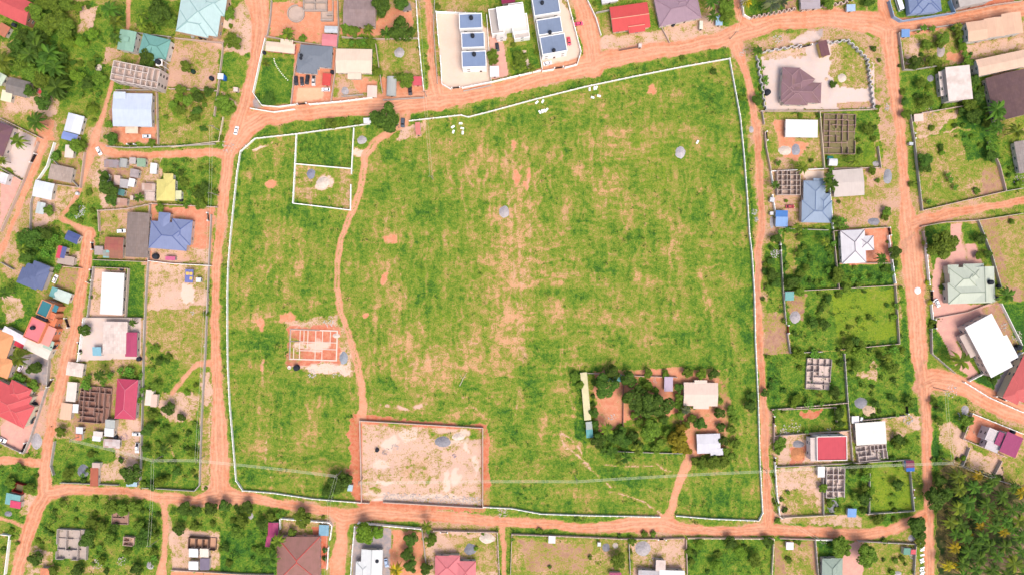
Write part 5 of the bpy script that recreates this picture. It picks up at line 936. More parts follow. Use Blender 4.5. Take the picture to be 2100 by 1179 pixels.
shell('dark red square frame','small square roofless enclosure with dark red walls',2.4,(37,1001,22,19,16),1,1,colr=(150,44,44),floor=(130,120,90),seed=25,gaps=0)
H('half hidden blue shed','pale blue shed half hidden beneath a tree','shed',2.6,(190,224,240),[(270,992,22,10,2,'shed')],inset=.2)
H('crimson hip roof house','long house with pinkish crimson hipped roof','house',4,(214,82,112),[(259,818,43,82,4,'hip')],wall=(235,215,205),cap=(235,130,150),pitch=18)
H('long white tin shed','long narrow shed with white and rusty tin roof','shed',3,(250,232,220),[(147,803,19,40,6,'shed'),(136,843,22,34,8,'shed',3.0,(250,206,176)),(155,837,11,18,5,'shed',3.2,(252,250,252))],rk='m')
H('cream squared roof house','square house with cream squared sheet roof','house',3,(250,228,216),[(154,757,34,28,9,'gable')],rk='o',pitch=6)
shell('brown roofless maze','large brown roofless block ruin with many small rooms',2.4,(192,830,62,74,5),6,7,colr=(180,146,134),floor=(170,126,112),seed=27,gaps=.3)
H('white and orange kiosk','narrow kiosk half white and half orange','kiosk',2.5,(240,244,252),[(163,882,14,14,5,'shed'),(161,896,13,13,5,'shed',2.4,(236,150,116))],inset=.2)
H('cream patched hut','small cream and white patched hut','hut',2.5,(244,232,224),[(201,890,19,12,6,'shed'),(198,899,17,10,6,'shed',2.4,(252,250,252))],inset=.2)
H('white and grey stall','tall stall with white and grey sheet roof','stall',3.4,(248,250,252),[(224,886,19,17,5,'shed'),(226,869,20,18,5,'shed',3.5,(200,204,200))],inset=.2)
H('patchwork hut','hut with rusty patchwork sheet roof','hut',2.5,(226,214,212),[(229,909,34,18,4,'gable')],rk='p',pitch=5)
H('cream edge shed','small cream and rust shed beside the trees','shed',2.6,(250,232,218),[(306,815,15,32,6,'shed'),(316,821,12,26,6,'shed',2.5,(248,214,196))],inset=.2)
H('long rust container','narrow rust red container with grey top end','container',2.6,(196,110,84),[(193,978,16,38,1,'flat'),(197,954,16,11,4,'shed',2.5,(228,200,190))],rk='m',inset=.1)
H('big salmon roof villa','big villa with salmon red many sided hipped roof','villa',5,(232,100,104),[(14,824,84,66,27,'hip'),(32,842,62,50,27,'hip'),(36,806,46,40,27,'hip')],wall=(248,234,206),cap=(245,130,130),pitch=16)
H('orange roof mansion','mansion with bright orange roof and a red patch','mansion',4.5,(250,176,122),[(-1,706,46,58,20,'hip'),(5,752,36,40,20,'hip')],wall=(220,200,190),pitch=14)
H('red side roof','red and orange side roof against the orange mansion','annex',3.8,(236,84,92),[(12,754,18,16,20,'shed')])
H('tall pink terraced house','tall house with flat pink roof and orange terraces','house',8,(246,140,146),[(72,676,34,46,24,'parapet'),(98,688,22,40,24,'flat',6,(250,170,160)),(104,664,18,30,24,'flat',5.4,(236,140,100)),(100,706,20,20,24,'shed',5,(190,214,196))],wall=(240,150,110),rk='w')
H('teal roof terrace house','tall house with teal flat roof and orange parapet','house',8,(64,140,152),[(91,633,24,32,24,'parapet'),(112,632,12,14,24,'flat',6.5,(70,150,170)),(106,648,14,16,24,'parapet',6,(236,140,104))],wall=(240,160,120))
H('cream white vaulted roof','long cream white vaulted roof','house',4.2,(250,236,222),[(79,712,56,30,26,'gable')],pitch=8)
H('white and red gable','narrow white gable roof with a red square','house',4.4,(246,242,246),[(30,688,54,17,28,'gable'),(40,705,20,14,28,'shed',4.2,(232,66,84))],pitch=8)
H('white and teal striped roof','small white roof with teal stripes by the lane','house',3,(222,238,228),[(128,607,34,22,20,'gable'),(110,599,12,20,20,'shed',3.1,(126,188,186))],pitch=5)
H('navy hip roof house','house with slate navy hipped roof','house',4,(112,124,164),[(71,567,50,42,22,'hip'),(60,571,44,34,22,'hip'),(78,562,36,46,22,'hip')],wall=(225,210,200),pitch=12)
H('red and blue strip house','small house with red and blue striped roof and terrace','house',3.2,(226,84,104),[(122,517,9,26,14,'shed'),(130,518,9,24,14,'shed',3.1,(104,110,168)),(135,534,34,18,10,'flat',2.9,(206,184,172))],rk='m')
H('slate blue corner roof','small slate blue gabled roof beside the lane','house',3,(92,106,160),[(149,487,28,20,24,'gable')],pitch=12)
H('long white flat roof','long white flat roof in a paved walled yard','house',3.4,(248,242,238),[(230,602,46,86,3,'flat')],rk='w')
H('cream tiled roof house','house with cream squared roof and magenta side wing','house',3.6,(246,226,216),[(236,692,50,66,1,'gable'),(269,706,24,50,1,'hip',3.6,(196,80,118),'m')],rk='o',pitch=6)
canopy('small aqua canopy','small aqua blue car canopy in the paved yard',2.6,(199,720,18,18,1),(142,196,214))
H('long grey barracks','long barracks with weathered grey sheet roof in segments','barracks',3.2,(156,140,134),[(282,482,46,92,3,'gable')],rk='o',pitch=6)
H('rusty red shed','shed with rusty red striped roof and aqua corner','shed',2.8,(178,104,96),[(234,504,38,34,3,'gable'),(218,521,12,16,3,'shed',2.9,(150,204,204)),(238,522,28,16,3,'shed',2.6,(170,118,100))],rk='p',pitch=5)
H('grey side shed','small grey lean-to shed beside the rusty red shed','shed',2.4,(196,180,178),[(203,514,18,18,2,'shed')],rk='o')
H('lavender blue roof house','large house with lavender blue hipped roof','house',4,(148,160,200),[(346,484,78,56,5,'hip'),(372,476,42,52,5,'hip'),(336,456,24,40,5,'hip')],wall=(235,205,190),cap=(112,128,184),pitch=15)
canopy('blue and yellow canopy','blue canopy with four yellow roof panels',2.8,(388,566,16,27,3),(120,128,192),cat='market canopy')
for dx, dy in ((-3.6,-5),(3.8,-5),(-3.6,4.6),(3.8,4.6)):
    c = W(388+dx, 566+dy, 3.2); b = MB(); b.box(-.75,-.75,0,.75,.75,.03); b.build('roof_panel', mat('plain',(250,205,110),.6), COL.objects['market_canopy'], (Vector((dx/4*.99, -dy/4*.99, 3.02+(-dy)/4*.09))))
H('white tank kiosk','tiny white box kiosk beside the yellow panelled canopy','kiosk',2.3,(240,246,250),[(407,574,10,9,2,'flat')],inset=.1)
H('pink container','small pink container under the lavender house','container',2.4,(232,120,160),[(349,530,20,8,3,'flat')],inset=.05)
H('pale yellow roof house','house with pale yellow sheet roof','house',3.6,(242,228,140),[(340,390,38,44,1,'hip'),(345,370,20,28,1,'hip'),(364,400,16,18,1,'flat',3,(238,238,190))],pitch=12,wall=(245,240,230))
sh = [('striped grey stall','stall with grey and tan striped roof',(229,336,30,16,3),(170,160,165),'p'),('grey vaulted stall','grey vaulted market stall',(253,335,16,18,6),(190,190,186),'m'),('square tan stall','square tan roofed stall',(272,330,13,13,4),(214,200,196),'m'),('mint green stall','mint green roofed stall',(290,334,18,17,4),(160,190,160),'m'),('white blue kiosk hut','white kiosk with blue corner',(315,346,13,22,5),(248,248,252),'m'),
 ('squared grey hut','hut with squared grey roof',(276,356,18,17,10),(190,176,176),'o'),('pinkish long hut','narrow pinkish cream hut',(240,370,12,20,4),(240,206,192),'m'),('grey board hut','grey boarded roof hut',(255,377,17,18,5),(204,198,200),'m'),('bright white hut','bright white little hut',(270,375,12,17,12),(252,252,254),'m'),('white scrap hut','white patched scrap hut under the tree',(216,365,16,17,12),(250,244,250),'m'),
 ('dark teal hut','small dark teal roofed hut',(249,395,13,13,12),(100,150,148),'m'),('rusty plank hut','long rusty plank roofed hut',(246,414,30,15,6),(214,184,172),'p'),('wide cream hut','wide cream and grey patched hut',(305,385,28,17,3),(226,206,194),'p'),('checked cream hut','cream checked roof hut',(307,403,21,18,3),(238,212,200),'o'),('thin plank stall','thin pale plank stall',(270,406,6,9,4),(240,216,200),'m')]
for lmn, lb, q, c, k in sh: H(lmn, lb+' in the shanty cluster','stall' if 'stall' in lb else 'hut',2.5,c,[q+('shed' if 'vault' not in lb else 'arch',)],rk=k,inset=.2,group='shanty stalls and huts')
H('plain white roof house','house with plain white blue tinged roof beside the lane','house',3.2,(240,246,250),[(89,390,40,34,12,'gable')],pitch=6)
H('grey flat roof house','house with grey flat sheet roof','house',3,(198,178,166),[(125,356,48,31,12,'gable')],rk='o',pitch=4)
H('cream lane hut','small cream hut beside the bushes','hut',2.8,(248,234,222),[(142,311,18,26,5,'gable')],pitch=5)
H('grey white cottage','small cottage with grey white roof','cottage',2.8,(214,222,222),[(83,427,17,24,12,'gable')],pitch=8)
H('plum roof villa','villa with plum maroon hipped roof at the left edge','villa',4.4,(132,96,108),[(-4,284,44,64,20,'hip')],rk='t',wall=(240,220,210),pitch=18)
H('white rooftop room','white roof room on the pink paved yard','villa',3.5,(246,240,244),[(6,366,18,22,18,'parapet')],wall=(250,245,245))
# orchard compound
H('long yellow poultry shed','long narrow pale yellow roofed poultry shed with teal end','poultry shed',2.6,(244,234,186),[(1201,812,14,98,-5,'shed'),(1208,872,13,16,-4,'shed',2.6,(190,200,196)),(1209,888,14,18,-4,'shed',2.5,(110,184,184))])
H('teal roof under trees','teal roof half covered by tree crowns','shed',2.8,(116,186,186),[(1257,774,34,16,3,'shed')])
H('lilac striped shed','narrow lilac and grey striped shed','shed',2.6,(214,194,216),[(1371,787,18,30,1,'shed')])
H('large beige farmhouse','large farmhouse with beige sheet roof and porch gable','farmhouse',3.6,(248,222,206),[(1437,808,70,48,1,'gable'),(1438,824,32,28,1,'hip',3.4),(1437,784,26,10,1,'shed')],pitch=9)
H('white tin cottage','cottage with white ribbed tin roof at the drive','cottage',3,(232,230,238),[(1453,909,48,40,-2,'gable'),(1470,926,26,14,-2,'shed')],pitch=6)
H('pink site container','pink site container by the field entrance','container',2.6,(240,150,140),[(857,264,10,26,-4,'flat')],inset=.05)
H('white field hut','small white hut beside the big roadside tree','hut',2.5,(250,250,252),[(753,248,15,11,-3,'shed')])
H('pale blue field hut','small pale blue hut beneath the dark tree','hut',2.4,(196,226,240),[(718,1000,10,13,8,'shed')],inset=.15)
H('white small porch hut','white corner hut with a grey base','hut',2.4,(230,232,236),[(1584,410,9,9,10,'flat')],inset=.1)
H('white gate box','small white box near the blue shed','hut',2,(244,242,246),[(1583,438,7,7,3,'flat')],inset=.1)
H('magenta top roof','magenta roof strip at the top edge','house',4,(160,52,90),[(1042,0,28,14,-8,'shed')])
H('white top roof','white roof cut by the top edge','house',3,(236,234,236),[(1250,-1,34,14,-10,'shed')])
H('white roadside post hut','tiny pinkish white box on the roadside','kiosk',2,(246,228,222),[(1313,94,7,8,4,'flat')],inset=.1)
H('white stall by wall','small pale stall beside the grey pillar wall','stall',2.2,(226,232,236),[(1869,295,8,6,4,'flat')],inset=.1)
# curved ruin at the top
def curved_ruin():
    c = W(640, 12); th = empty('unfinished_building', (c.x, c.y, 0)); m = mat('concrete', (205, 190, 180), .6)
    b = MB(); vs = []; n = 28
    for i in range(n+1):
        a = math.pi*2*i/n
        for r, z in ((4.1, -.1), (4.4, -.1), (4.4, 1.3), (4.1, 1.3)): vs.append((-8+r*math.cos(a), -4.5+r*math.sin(a), z))
    b.add(vs, [(4*i+k, 4*i+(k+1) % 4, 4*i+4+(k+1) % 4, 4*i+4+k) for i in range(n) for k in range(4) if i not in (4, 5)]); b.build('curved_wall', m, th)
    b = MB(); rr = random.Random(5)
    for x0, y0, x1, y1 in ((-4,-3,8,-3.2),(-4,-3,-4,6),(2,-3,2,6),(8,-3,8,5),(-4,1,8,1),(5,-8,11,-8.3),(5,-8,5,-3.3),(11,-8,11,2),(8,-5.5,11,-5.5),(-4,6,10,6)):
        b.box(min(x0,x1)-.12, min(y0,y1)-.12, -.1, max(x0,x1)+.12, max(y0,y1)+.12, rr.uniform(1.1,2.2))
    b.build('block_wall', m, th); b = MB(); b.lathe([(4.1, -.1), (4.1, .1)], 24, 0, (-8, -4.5)); b.box(-4,-3,-.1,8,6,.08); b.box(5,-8,-.1,11,-3,.09); b.build('floor_slab', mat('concrete', (214, 190, 176), .6), th)
    tag(th, 'roofless block ruin with a round room at the top edge', 'unfinished building'); LM.append((640, 12, 'curved block ruin'))
curved_ruin()
# trench foundations in the field
def foundation():
    c = W(643, 707); th = empty('building_foundation', (c.x, c.y, 0), R(-2)); m = mat('concrete', (250, 222, 206), .62); g = mat('concrete', (150, 140, 140), .6)
    hx, hy = 12, 7.6; b = MB(); rr = random.Random(8)
    for x0, y0, x1, y1 in ((-hx,-hy,hx,-hy),(-hx,hy,hx,hy),(-hx,-hy,-hx,hy),(hx,-hy,hx,hy)): b.box(min(x0,x1)-.32, min(y0,y1)-.32, 0, max(x0,x1)+.32, max(y0,y1)+.32, .22+rr.random()*.05)
    b.build('footing', m, th); b = MB(); i = 0
    for x0, y0, x1, y1 in ((-7,-hy,-7,hy),(-3,-1,-3,hy),(1,-hy,1,hy),(4.5,-hy,4.5,hy),(8.5,0,8.5,hy),(-hx,1.5,hx,1.5),(-7,-3,4.5,-3),(4.5,-2,hx,-2),(-10,-hy,-10,-2),(-5,2,-5,hy)):
        i += 1; b.box(min(x0,x1)-.2, min(y0,y1)-.2, 0, max(x0,x1)+.2, max(y0,y1)+.2, .2+.006*i)
    b.build('partition_footing', m, th); b = MB()
    for x0, y0, x1, y1 in ((-hx,-hy+.1,-hx,hy-.1),(-hx,hy,3,hy),(-hx+.3,1.5,-7,1.5)): b.box(min(x0,x1)-.11, min(y0,y1)-.11, 0, max(x0,x1)+.11, max(y0,y1)+.11, .5)
    b.build('block_course', g, th); tag(th, 'pale trench foundations of a new house on red soil inside the field', 'foundation'); LM.append((643, 707, 'field foundations'))
foundation()
for x, y, cdk in ((594,753,(60,40,40)),):
    b = MB(); b.lathe([(.75,0),(.95,0),(.95,.7),(.7,.7),(.7,.1)],16); c = W(x,y); o = b.build('well_ring', mat('concrete',(245,225,215),.75), None, (c.x,c.y,0)); tag(o,'round white concrete well ring below the field foundations','well')
# ------------------------------------------------------------------ boundary walls
FG = 'white post walls round the big field'
wall([(757,254),(722,259),(605,275),(522,284),(492,311),(485,355),(478,420),(472,480)],'f',1.7,.27,posts=3.6,label='white post and panel wall round the field, upper left corner run',group=FG,lmk='field wall corner')
wall([(472,480),(467,540),(465,600),(465,690),(466,750),(470,830),(476,900),(481,960),(483,985),(497,1006)],'f',1.7,.27,posts=3.6,label='white post and panel wall along the left side of the field',group=FG)
wall([(497,1006),(560,1011),(640,1023),(740,1031)],'f',1.7,.27,posts=3.6,label='white post and panel wall along the bottom left of the field',group=FG)
wall([(992,1040),(1050,1043),(1110,1054),(1200,1057),(1355,1060)],'f',1.7,.27,posts=3.6,label='white post and panel wall along the bottom of the field, left of the drive',group=FG)
wall([(1388,1058),(1460,1064),(1557,1068),(1565,1052)],'f',1.7,.27,posts=3.6,label='white post and panel wall right of the drive to the bottom right corner',group=FG)
wall([(1565,1052),(1562,1000),(1559,940),(1556,830),(1553,760),(1550,700),(1548,600),(1543,520),(1538,480)],'f',1.7,.27,posts=3.6,label='white post and panel wall on the right side of the field, lower run',group=FG)
wall([(1538,480),(1533,400),(1527,320),(1519,240),(1508,180),(1497,120)],'f',1.7,.27,posts=3.6,label='white post and panel wall on the right side of the field, upper run',group=FG)
wall([(1497,120),(1400,137),(1300,157),(1200,178),(1100,203),(1000,230),(960,240),(945,236),(838,248)],'f',1.7,.27,posts=3.6,label='long white post and panel wall along the top of the field',group=FG)
wall([(607,275),(604,340),(600,417),(718,431),(719,378)],'w',posts=5,th_=.3,label='white wall round the left and bottom of the walled plot in the field'); wall([(604,336),(720,346)],'w',th_=.3,label='white cross wall dividing the small walled plot in the field'); wall([(725,262),(720,357)],'w',th_=.3,label='white wall on the right of the small walled plot')
wall([(741,1031),(737,863),(990,878),(990,1042),(785,1030)],'t',th_=.34,h=2.2,label='buff block wall round the large cleared plot in the field',lmk='cleared walled plot'); wall([(741,1031),(757,1032)],'t',th_=.34,h=2.2,label='short buff wall stub at the cleared plot gateway')
WL = [ # (colour, height, pillar spacing, points)
('w',2.2,0,[(543,78),(533,120),(518,190),(536,216),(570,219),(606,214)]),('w',2.2,4,[(634,214),(700,208),(763,200)]),('t',2,0,[(543,74),(609,86),(690,97)]),('t',2,0,[(690,97),(686,150),(678,210)]),('w',1.8,0,[(512,222),(560,230),(604,224)]),
('g',2,0,[(556,0),(553,40),(547,75)]),('t',2,0,[(617,90),(603,150),(596,214)]),('g',2,0,[(692,0),(694,60),(690,97)]),('t',2,0,[(770,90),(784,190)]),('t',2,0,[(700,76),(770,80),(858,78)]),('w',2,4,[(853,0),(858,80),(864,140),(869,186)]),('g',1.8,0,[(700,198),(745,194)]),('g',2,0,[(785,205),(870,200)]),
('w',2.4,4,[(894,24),(900,95)]),('w',2.4,4,[(903,115),(906,172),(925,183)]),('g',1.6,0,[(891,0),(889,60),(897,172)]),('w',2.4,5,[(894,24),(988,28)]),('w',2.4,5,[(948,180),(1008,168),(1050,158),(1110,144)]),('g',1.4,0,[(950,187),(1008,175)]),('w',2.2,0,[(998,30),(1007,165)]),('w',2.2,0,[(1090,0),(1112,142)]),('w',2.2,5,[(1164,0),(1192,106),(1184,132),(1158,139)]),('w',2.2,0,[(1136,142),(1112,146)]),
('w',2,0,[(1205,0),(1222,35),(1233,72)]),('g',2,0,[(1222,26),(1262,18)]),('t',1.6,0,[(1356,54),(1374,88)]),('d',1.5,0,[(1270,103),(1310,96)]),
('b',2.6,6,[(1825,2),(1834,34),(1850,43),(1960,26)]),('b',2.6,0,[(1950,0),(1960,26)]),('t',2,5,[(1962,26),(2040,10),(2098,2)]),('g',2,5,[(1845,68),(1855,143),(1875,143),(1925,135)]),('g',2,0,[(1848,66),(1975,48)]),('t',2,4,[(1892,232),(1985,216)]),('g',2,5,[(1868,232),(1877,290),(1893,432)]),('t',2,0,[(1893,432),(2065,392),(2052,340),(2030,290)]),('g',2,0,[(2065,392),(2100,386)]),
('t',2,0,[(1560,228),(1690,228),(1800,224)]),('t',2,3.6,[(1570,272),(1572,300),(1582,350)]),('g',2,4,[(1564,228),(1568,255)]),('c',2,0,[(1682,228),(1692,346)]),('w',2,0,[(1582,351),(1692,346)]),('w',2,0,[(1582,351),(1587,380)]),('w',2,5,[(1585,400),(1592,440)]),('g',2,0,[(1592,465),(1640,470),(1700,472)]),('w',2,0,[(1700,355),(1704,400),(1710,470)]),('t',2,0,[(1802,300),(1808,345)]),('t',2,0,[(1690,346),(1805,344)]),
('g',2,5,[(1600,480),(1603,520),(1607,590),(1613,665)]),('g',2,5,[(1616,685),(1622,724),(1688,721)]),('t',2,0,[(1606,598),(1720,592),(1838,585)]),('w',2.2,4,[(1824,484),(1838,582)]),('t',2,0,[(1710,474),(1824,466)]),('t',2,0,[(1710,474),(1722,592)]),('t',2,0,[(1838,585),(1846,705)]),('t',1.8,0,[(1730,716),(1846,705)]),('t',1.8,0,[(1722,540),(1828,540)]),
('g',2,4,[(1733,726),(1740,828),(1750,945)]),('t',2.2,3.6,[(1585,840),(1740,826)]),('t',2.2,0,[(1588,868),(1590,925)]),('t',2.2,0,[(1590,894),(1743,883)]),('t',2,4,[(1762,863),(1860,852)]),('t',2,0,[(1605,840),(1715,835),(1718,870)]),('g',2,0,[(1591,958),(1750,950),(1865,943)]),('w',1.9,4,[(1590,948),(1594,1010),(1600,1058),(1605,1064)]),('c',2,0,[(1605,1062),(1715,1056)]),('g',2,0,[(1689,980),(1690,1056)]),('g',2,4,[(1868,966),(1876,1048),(1780,1054)]),('g',2,0,[(1785,955),(1784,1053)]),
('t',2,4,[(1050,1096),(1185,1101),(1290,1106),(1352,1105)]),('t',2,4,[(1362,1105),(1405,1104)]),('t',2,0,[(1050,1096),(1047,1179)]),('g',2,0,[(1290,1106),(1293,1179)]),('c',2,4,[(1412,1104),(1588,1105),(1584,1179)]),('t',2,0,[(1408,1106),(1410,1179)]),('t',2,0,[(1600,1104),(1675,1107)]),('g',2.2,3,[(1673,1107),(1679,1179)]),('g',2,5,[(1762,1110),(1880,1116),(1876,1179)]),('w',2,5,[(1675,1107),(1710,1108)]),
('w',2.6,3.2,[(734,1073),(863,1085)]),('g',2,0,[(865,1085),(876,1179)]),('t',2.2,3,[(889,1089),(1020,1092),(1024,1179)]),('w',2,3,[(727,1080),(722,1130),(719,1179)]),('w',2,0,[(573,1064),(574,1086)]),('w',2.2,3,[(577,1064),(675,1072),(680,1078),(676,1108)]),('w',2.2,0,[(673,1122),(670,1168)]),('t',1.8,0,[(350,1169),(500,1178),(560,1179)]),
('g',2,0,[(443,0),(345,74),(336,150)][1:]),('t',2,0,[(357,78),(456,88)]),('t',2,0,[(457,88),(446,182),(438,238)]),('t',2,0,[(345,182),(445,186)]),('g',2,4,[(218,300),(260,303),(350,300),(440,295)]),('t',2,0,[(320,190),(323,296)]),('c',1.6,0,[(457,240),(448,290),(350,302)]),('g',2,0,[(268,66),(350,76)]),('g',2,0,[(236,185),(330,184)]),
('t',2,4,[(200,432),(260,428),(310,418),(445,425)]),('g',2,0,[(432,440),(427,540),(420,720),(412,860),(408,995),(398,1007),(290,1000)]),('g',2,0,[(306,420),(303,530),(298,600),(292,740)]),('t',2,0,[(200,432),(202,475)]),('w',2,0,[(303,535),(352,541),(432,545)]),('t',2,0,[(190,533),(300,537)]),('t',2,0,[(190,548),(262,551),(256,650)]),('g',2,5,[(190,548),(178,650)]),('g',2,0,[(172,651),(290,652)]),('c',2,3,[(176,578),(183,582)]),
('g',2,0,[(294,655),(290,860),(286,985)]),('w',2.2,4,[(158,740),(170,652)]),('g',2,0,[(110,905),(102,955),(108,975)]),('g',2,0,[(122,990),(180,992),(242,995)]),('g',2,4,[(100,720),(95,792),(60,900),(46,930),(0,908)]),('t',2,4,[(0,243),(84,284)]),('t',2,3,[(76,292),(60,335),(46,372)]),('t',2,0,[(0,345),(46,372),(0,475)]),('w',2,0,[(110,292),(95,340),(75,370)]),('g',2,0,[(0,538),(26,553)]),('t',2,0,[(115,545),(165,550)]),
('g',2,0,[(105,325),(160,384)][:2]),('t',2,0,[(172,312),(163,385),(110,378)]),('g',1.8,0,[(60,480),(62,415),(66,400)]),('w',2,0,[(0,1096),(18,1098),(8,1179)]),('t',2,4,[(1895,475),(1905,530)]),('w',2,3,[(1900,500),(1908,585)]),('w',2,4,[(1912,625),(1915,655)]),('g',2,4,[(1912,675),(1913,725),(1960,765)]),('t',2,0,[(1890,465),(1940,456),(2010,452),(2100,438)]),('g',2,3.6,[(2008,452),(2035,520),(2055,590)]),('w',2,0,[(2055,622),(2098,708)]),('t',1.6,0,[(1920,652),(1985,640),(2045,617)]),
('w',2.2,3,[(1990,781),(2030,760),(2100,722)]),('w',2,3,[(1980,784),(2030,815),(2100,846)]),('t',2.2,3,[(1996,848),(1976,900),(2066,938)]),('w',2.2,4,[(1996,848),(2100,890)]),('g',2,0,[(1990,918),(1976,955)]),('g',2,0,[(2056,945),(2038,980)]),('g',1.6,0,[(1972,955),(2038,982),(2100,1000)]),
('t',1.8,0,[(1205,765),(1290,770),(1390,774)]),('d',1.8,0,[(1279,788),(1278,875)]),('g',1.8,0,[(1250,925),(1330,928),(1400,930)]),('w',2.2,4,[(1522,0),(1526,30),(1540,38)]),
]
for c, h, ps, pts in WL: wall(pts, c, h, posts=ps)
def zigzag(p0, p1, n, depth, c, lab):
    "wall folded into square bays"
    (x0, y0), (x1, y1) = p0, p1; L = math.hypot(x1-x0, y1-y0); ux, uy = (x1-x0)/L, (y1-y0)/L; nx_, ny_ = -uy*depth, ux*depth; pts = []
    for i in range(n):
        a = i/n; pts += [(x0+ux*L*a, y0+uy*L*a), (x0+ux*L*(a+.45/n)+0, y0+uy*L*(a+.45/n)), (x0+ux*L*(a+.55/n)+nx_, y0+uy*L*(a+.55/n)+ny_), (x0+ux*L*(a+.92/n)+nx_, y0+uy*L*(a+.92/n)+ny_)]
    pts.append((x1, y1)); return wall(pts, c, 2.2, .3, label=lab)
zigzag((1564,108),(1645,94),5,-3,'z','white zigzag wall along the top of the paved villa yard'); zigzag((1552,114),(1570,226),7,-3,'z','white zigzag wall on the left side of the paved villa yard')
zigzag((1698,88),(1740,80),3,3,'z','short white zigzag wall right of the maroon gatehouse'); zigzag((1740,80),(1782,120),5,3,'z','white stepped wall curving round the villa yard corner'); zigzag((1782,120),(1795,222),9,3,'z','white stepped wall on the right side of the villa yard')
zigzag((1540,38),(1632,20),9,-4,'t','buff zigzag roadside wall below the grey palm'); zigzag((1645,22),(1740,6),8,-4,'t','buff zigzag roadside wall below the grey awning house')
for g in [(620,214,16,-6),(935,181,14,-6),(1146,140,16,-8),(1652,96,22,-14),(1572,280,16,85),(1742,1,10,0),(1875,280,8,85),(1824,475,14,80),(1587,862,16,88),(1589,945,14,86),(1872,1010,14,88),(1357,1105,14,2),(911,1090,12,3),(188,564,20,85),(138,662,18,72),(164,712,20,80),(49,917,18,-70),(69,325,18,-62),(103,785,16,-60),(1911,607,20,88),(1917,664,16,86),(2050,816,18,22),(1616,675,14,88),(270,297,12,0),(427,445,14,86),(190,505,12,85),(1860,838,18,86),(1600,508,10,86)]:
    gate(*g, col=(180,60,50) if g[:2] in ((1616,675),(1872,1010)) else (60,50,55))
# ------------------------------------------------------------------ vehicles
for v in [(484,268,-76,'car',(252,252,255),'white car driving through the big left road junction'),(202,310,62,'car',(252,252,255),'white car on the lane by the bush at the left junction'),(300,280,0,'car',(214,224,228),'silver car in the yard below the pale blue roofed house'),
(607,166,86,'suv',(52,52,58),'black car furthest left in the row before the grey bungalow'),(619,167,86,'car',(62,62,68),'short dark car second in the row before the grey bungalow'),(630,164,98,'suv',(44,44,48),'long black car third in the row before the grey bungalow'),(643,166,92,'pickup',(200,194,190),'silver pickup truck at the right end of the parked row'),(668,184,180,'car',(238,242,248),'white car parked sideways below the red garage'),
(841,186,86,'suv',(70,62,68),'dark car in the orange yard beside the arched shed'),(1020,97,82,'car',(52,54,62),'black car in front of the white modern villa'),(1187,49,-8,'car',(226,70,110),'pinkish red car parked across the road by the townhouses'),(1167,85,80,'car',(222,70,92),'red car beside the lowest right townhouse'),(1123,130,-12,'car',(252,250,255),'white car inside the townhouse gate'),
(826,252,92,'suv',(90,100,116),'dark grey car beside the big roadside tree'),(809,258,-42,'car',(52,54,62),'black car half beneath the big roadside tree'),(1621,424,0,'car',(196,60,66),'red car in the yard of the steel blue villa'),(1923,621,66,'car',(248,250,255),'white car in the paved yard of the pale green mansion'),(1843,8,72,'bus',(240,244,246),'white minibus beside the slate blue bungalow'),
(65,860,-66,'car',(70,84,90),'dark green car beside the salmon roofed villa'),(3,901,28,'suv',(250,250,252),'white car parked at the lower left corner wall'),(279,890,2,'car',(214,218,220),'silver car parked by the wall near the crimson roof house'),(281,918,94,'pickup',(250,250,252),'white pickup truck parked along the wall below the silver car'),(41,753,-60,'car',(244,220,236),'pale pink car on the dark grey yard'),(248,474,-4,'car',(246,246,250),'white car in the dusty yard left of the grey barracks'),(792,1154,80,'car',(150,176,214),'pale blue car on the grey yard of the white tin roof house'),(112,572,-66,'car',(246,240,240),'white car between the navy roof house and wall')]: vehicle(*v)
# ------------------------------------------------------------------ tanks, heaps, rubble, poles
for t in [(27,51,4,3),(323,127,5,0,(52,56,66),7),(410,76,4),(419,76,4.5),(394,75,3.5,0,(190,190,186)),(395,147,4.5,0,(40,70,56)),(433,161,4.5),(617,113,3,3.4),(616,119,3,3.4),(541,108,3.5),(966,36,4,8),(969,73,4,8),(972,111,4,8),(1112,5,3.6,8),(1128,66,3.6,8),(1136,103,3.6,8),(1574,190,6),(1381,50,4),(77,649,4,6),(84,653,4,6),(91,656,4,6),(65,672,4,8),(107,711,4.5,3),(284,736,4.5),(319,526,6),(370,410,3.6),(773,1150,4,2.5),(248,552,3.5),(2033,579,5,6),(2050,587,4,0),(2046,611,4.5,0),(2078,716,6),(2089,712,6),(2079,886,4),(1699,399,4,0,(30,80,110)),(1222,790,2),(236,896,4),(608,754,6,0),(69,830,5.5),(773,923,4),(157,397,3.5,0,(240,240,244)),(681,148,4),(461,115,0.1)]:
    if t[2] > 1: tank(*t)
GRV, PAL, SND, LG = (166,164,172), (250,230,214), (250,214,180), (206,198,200)
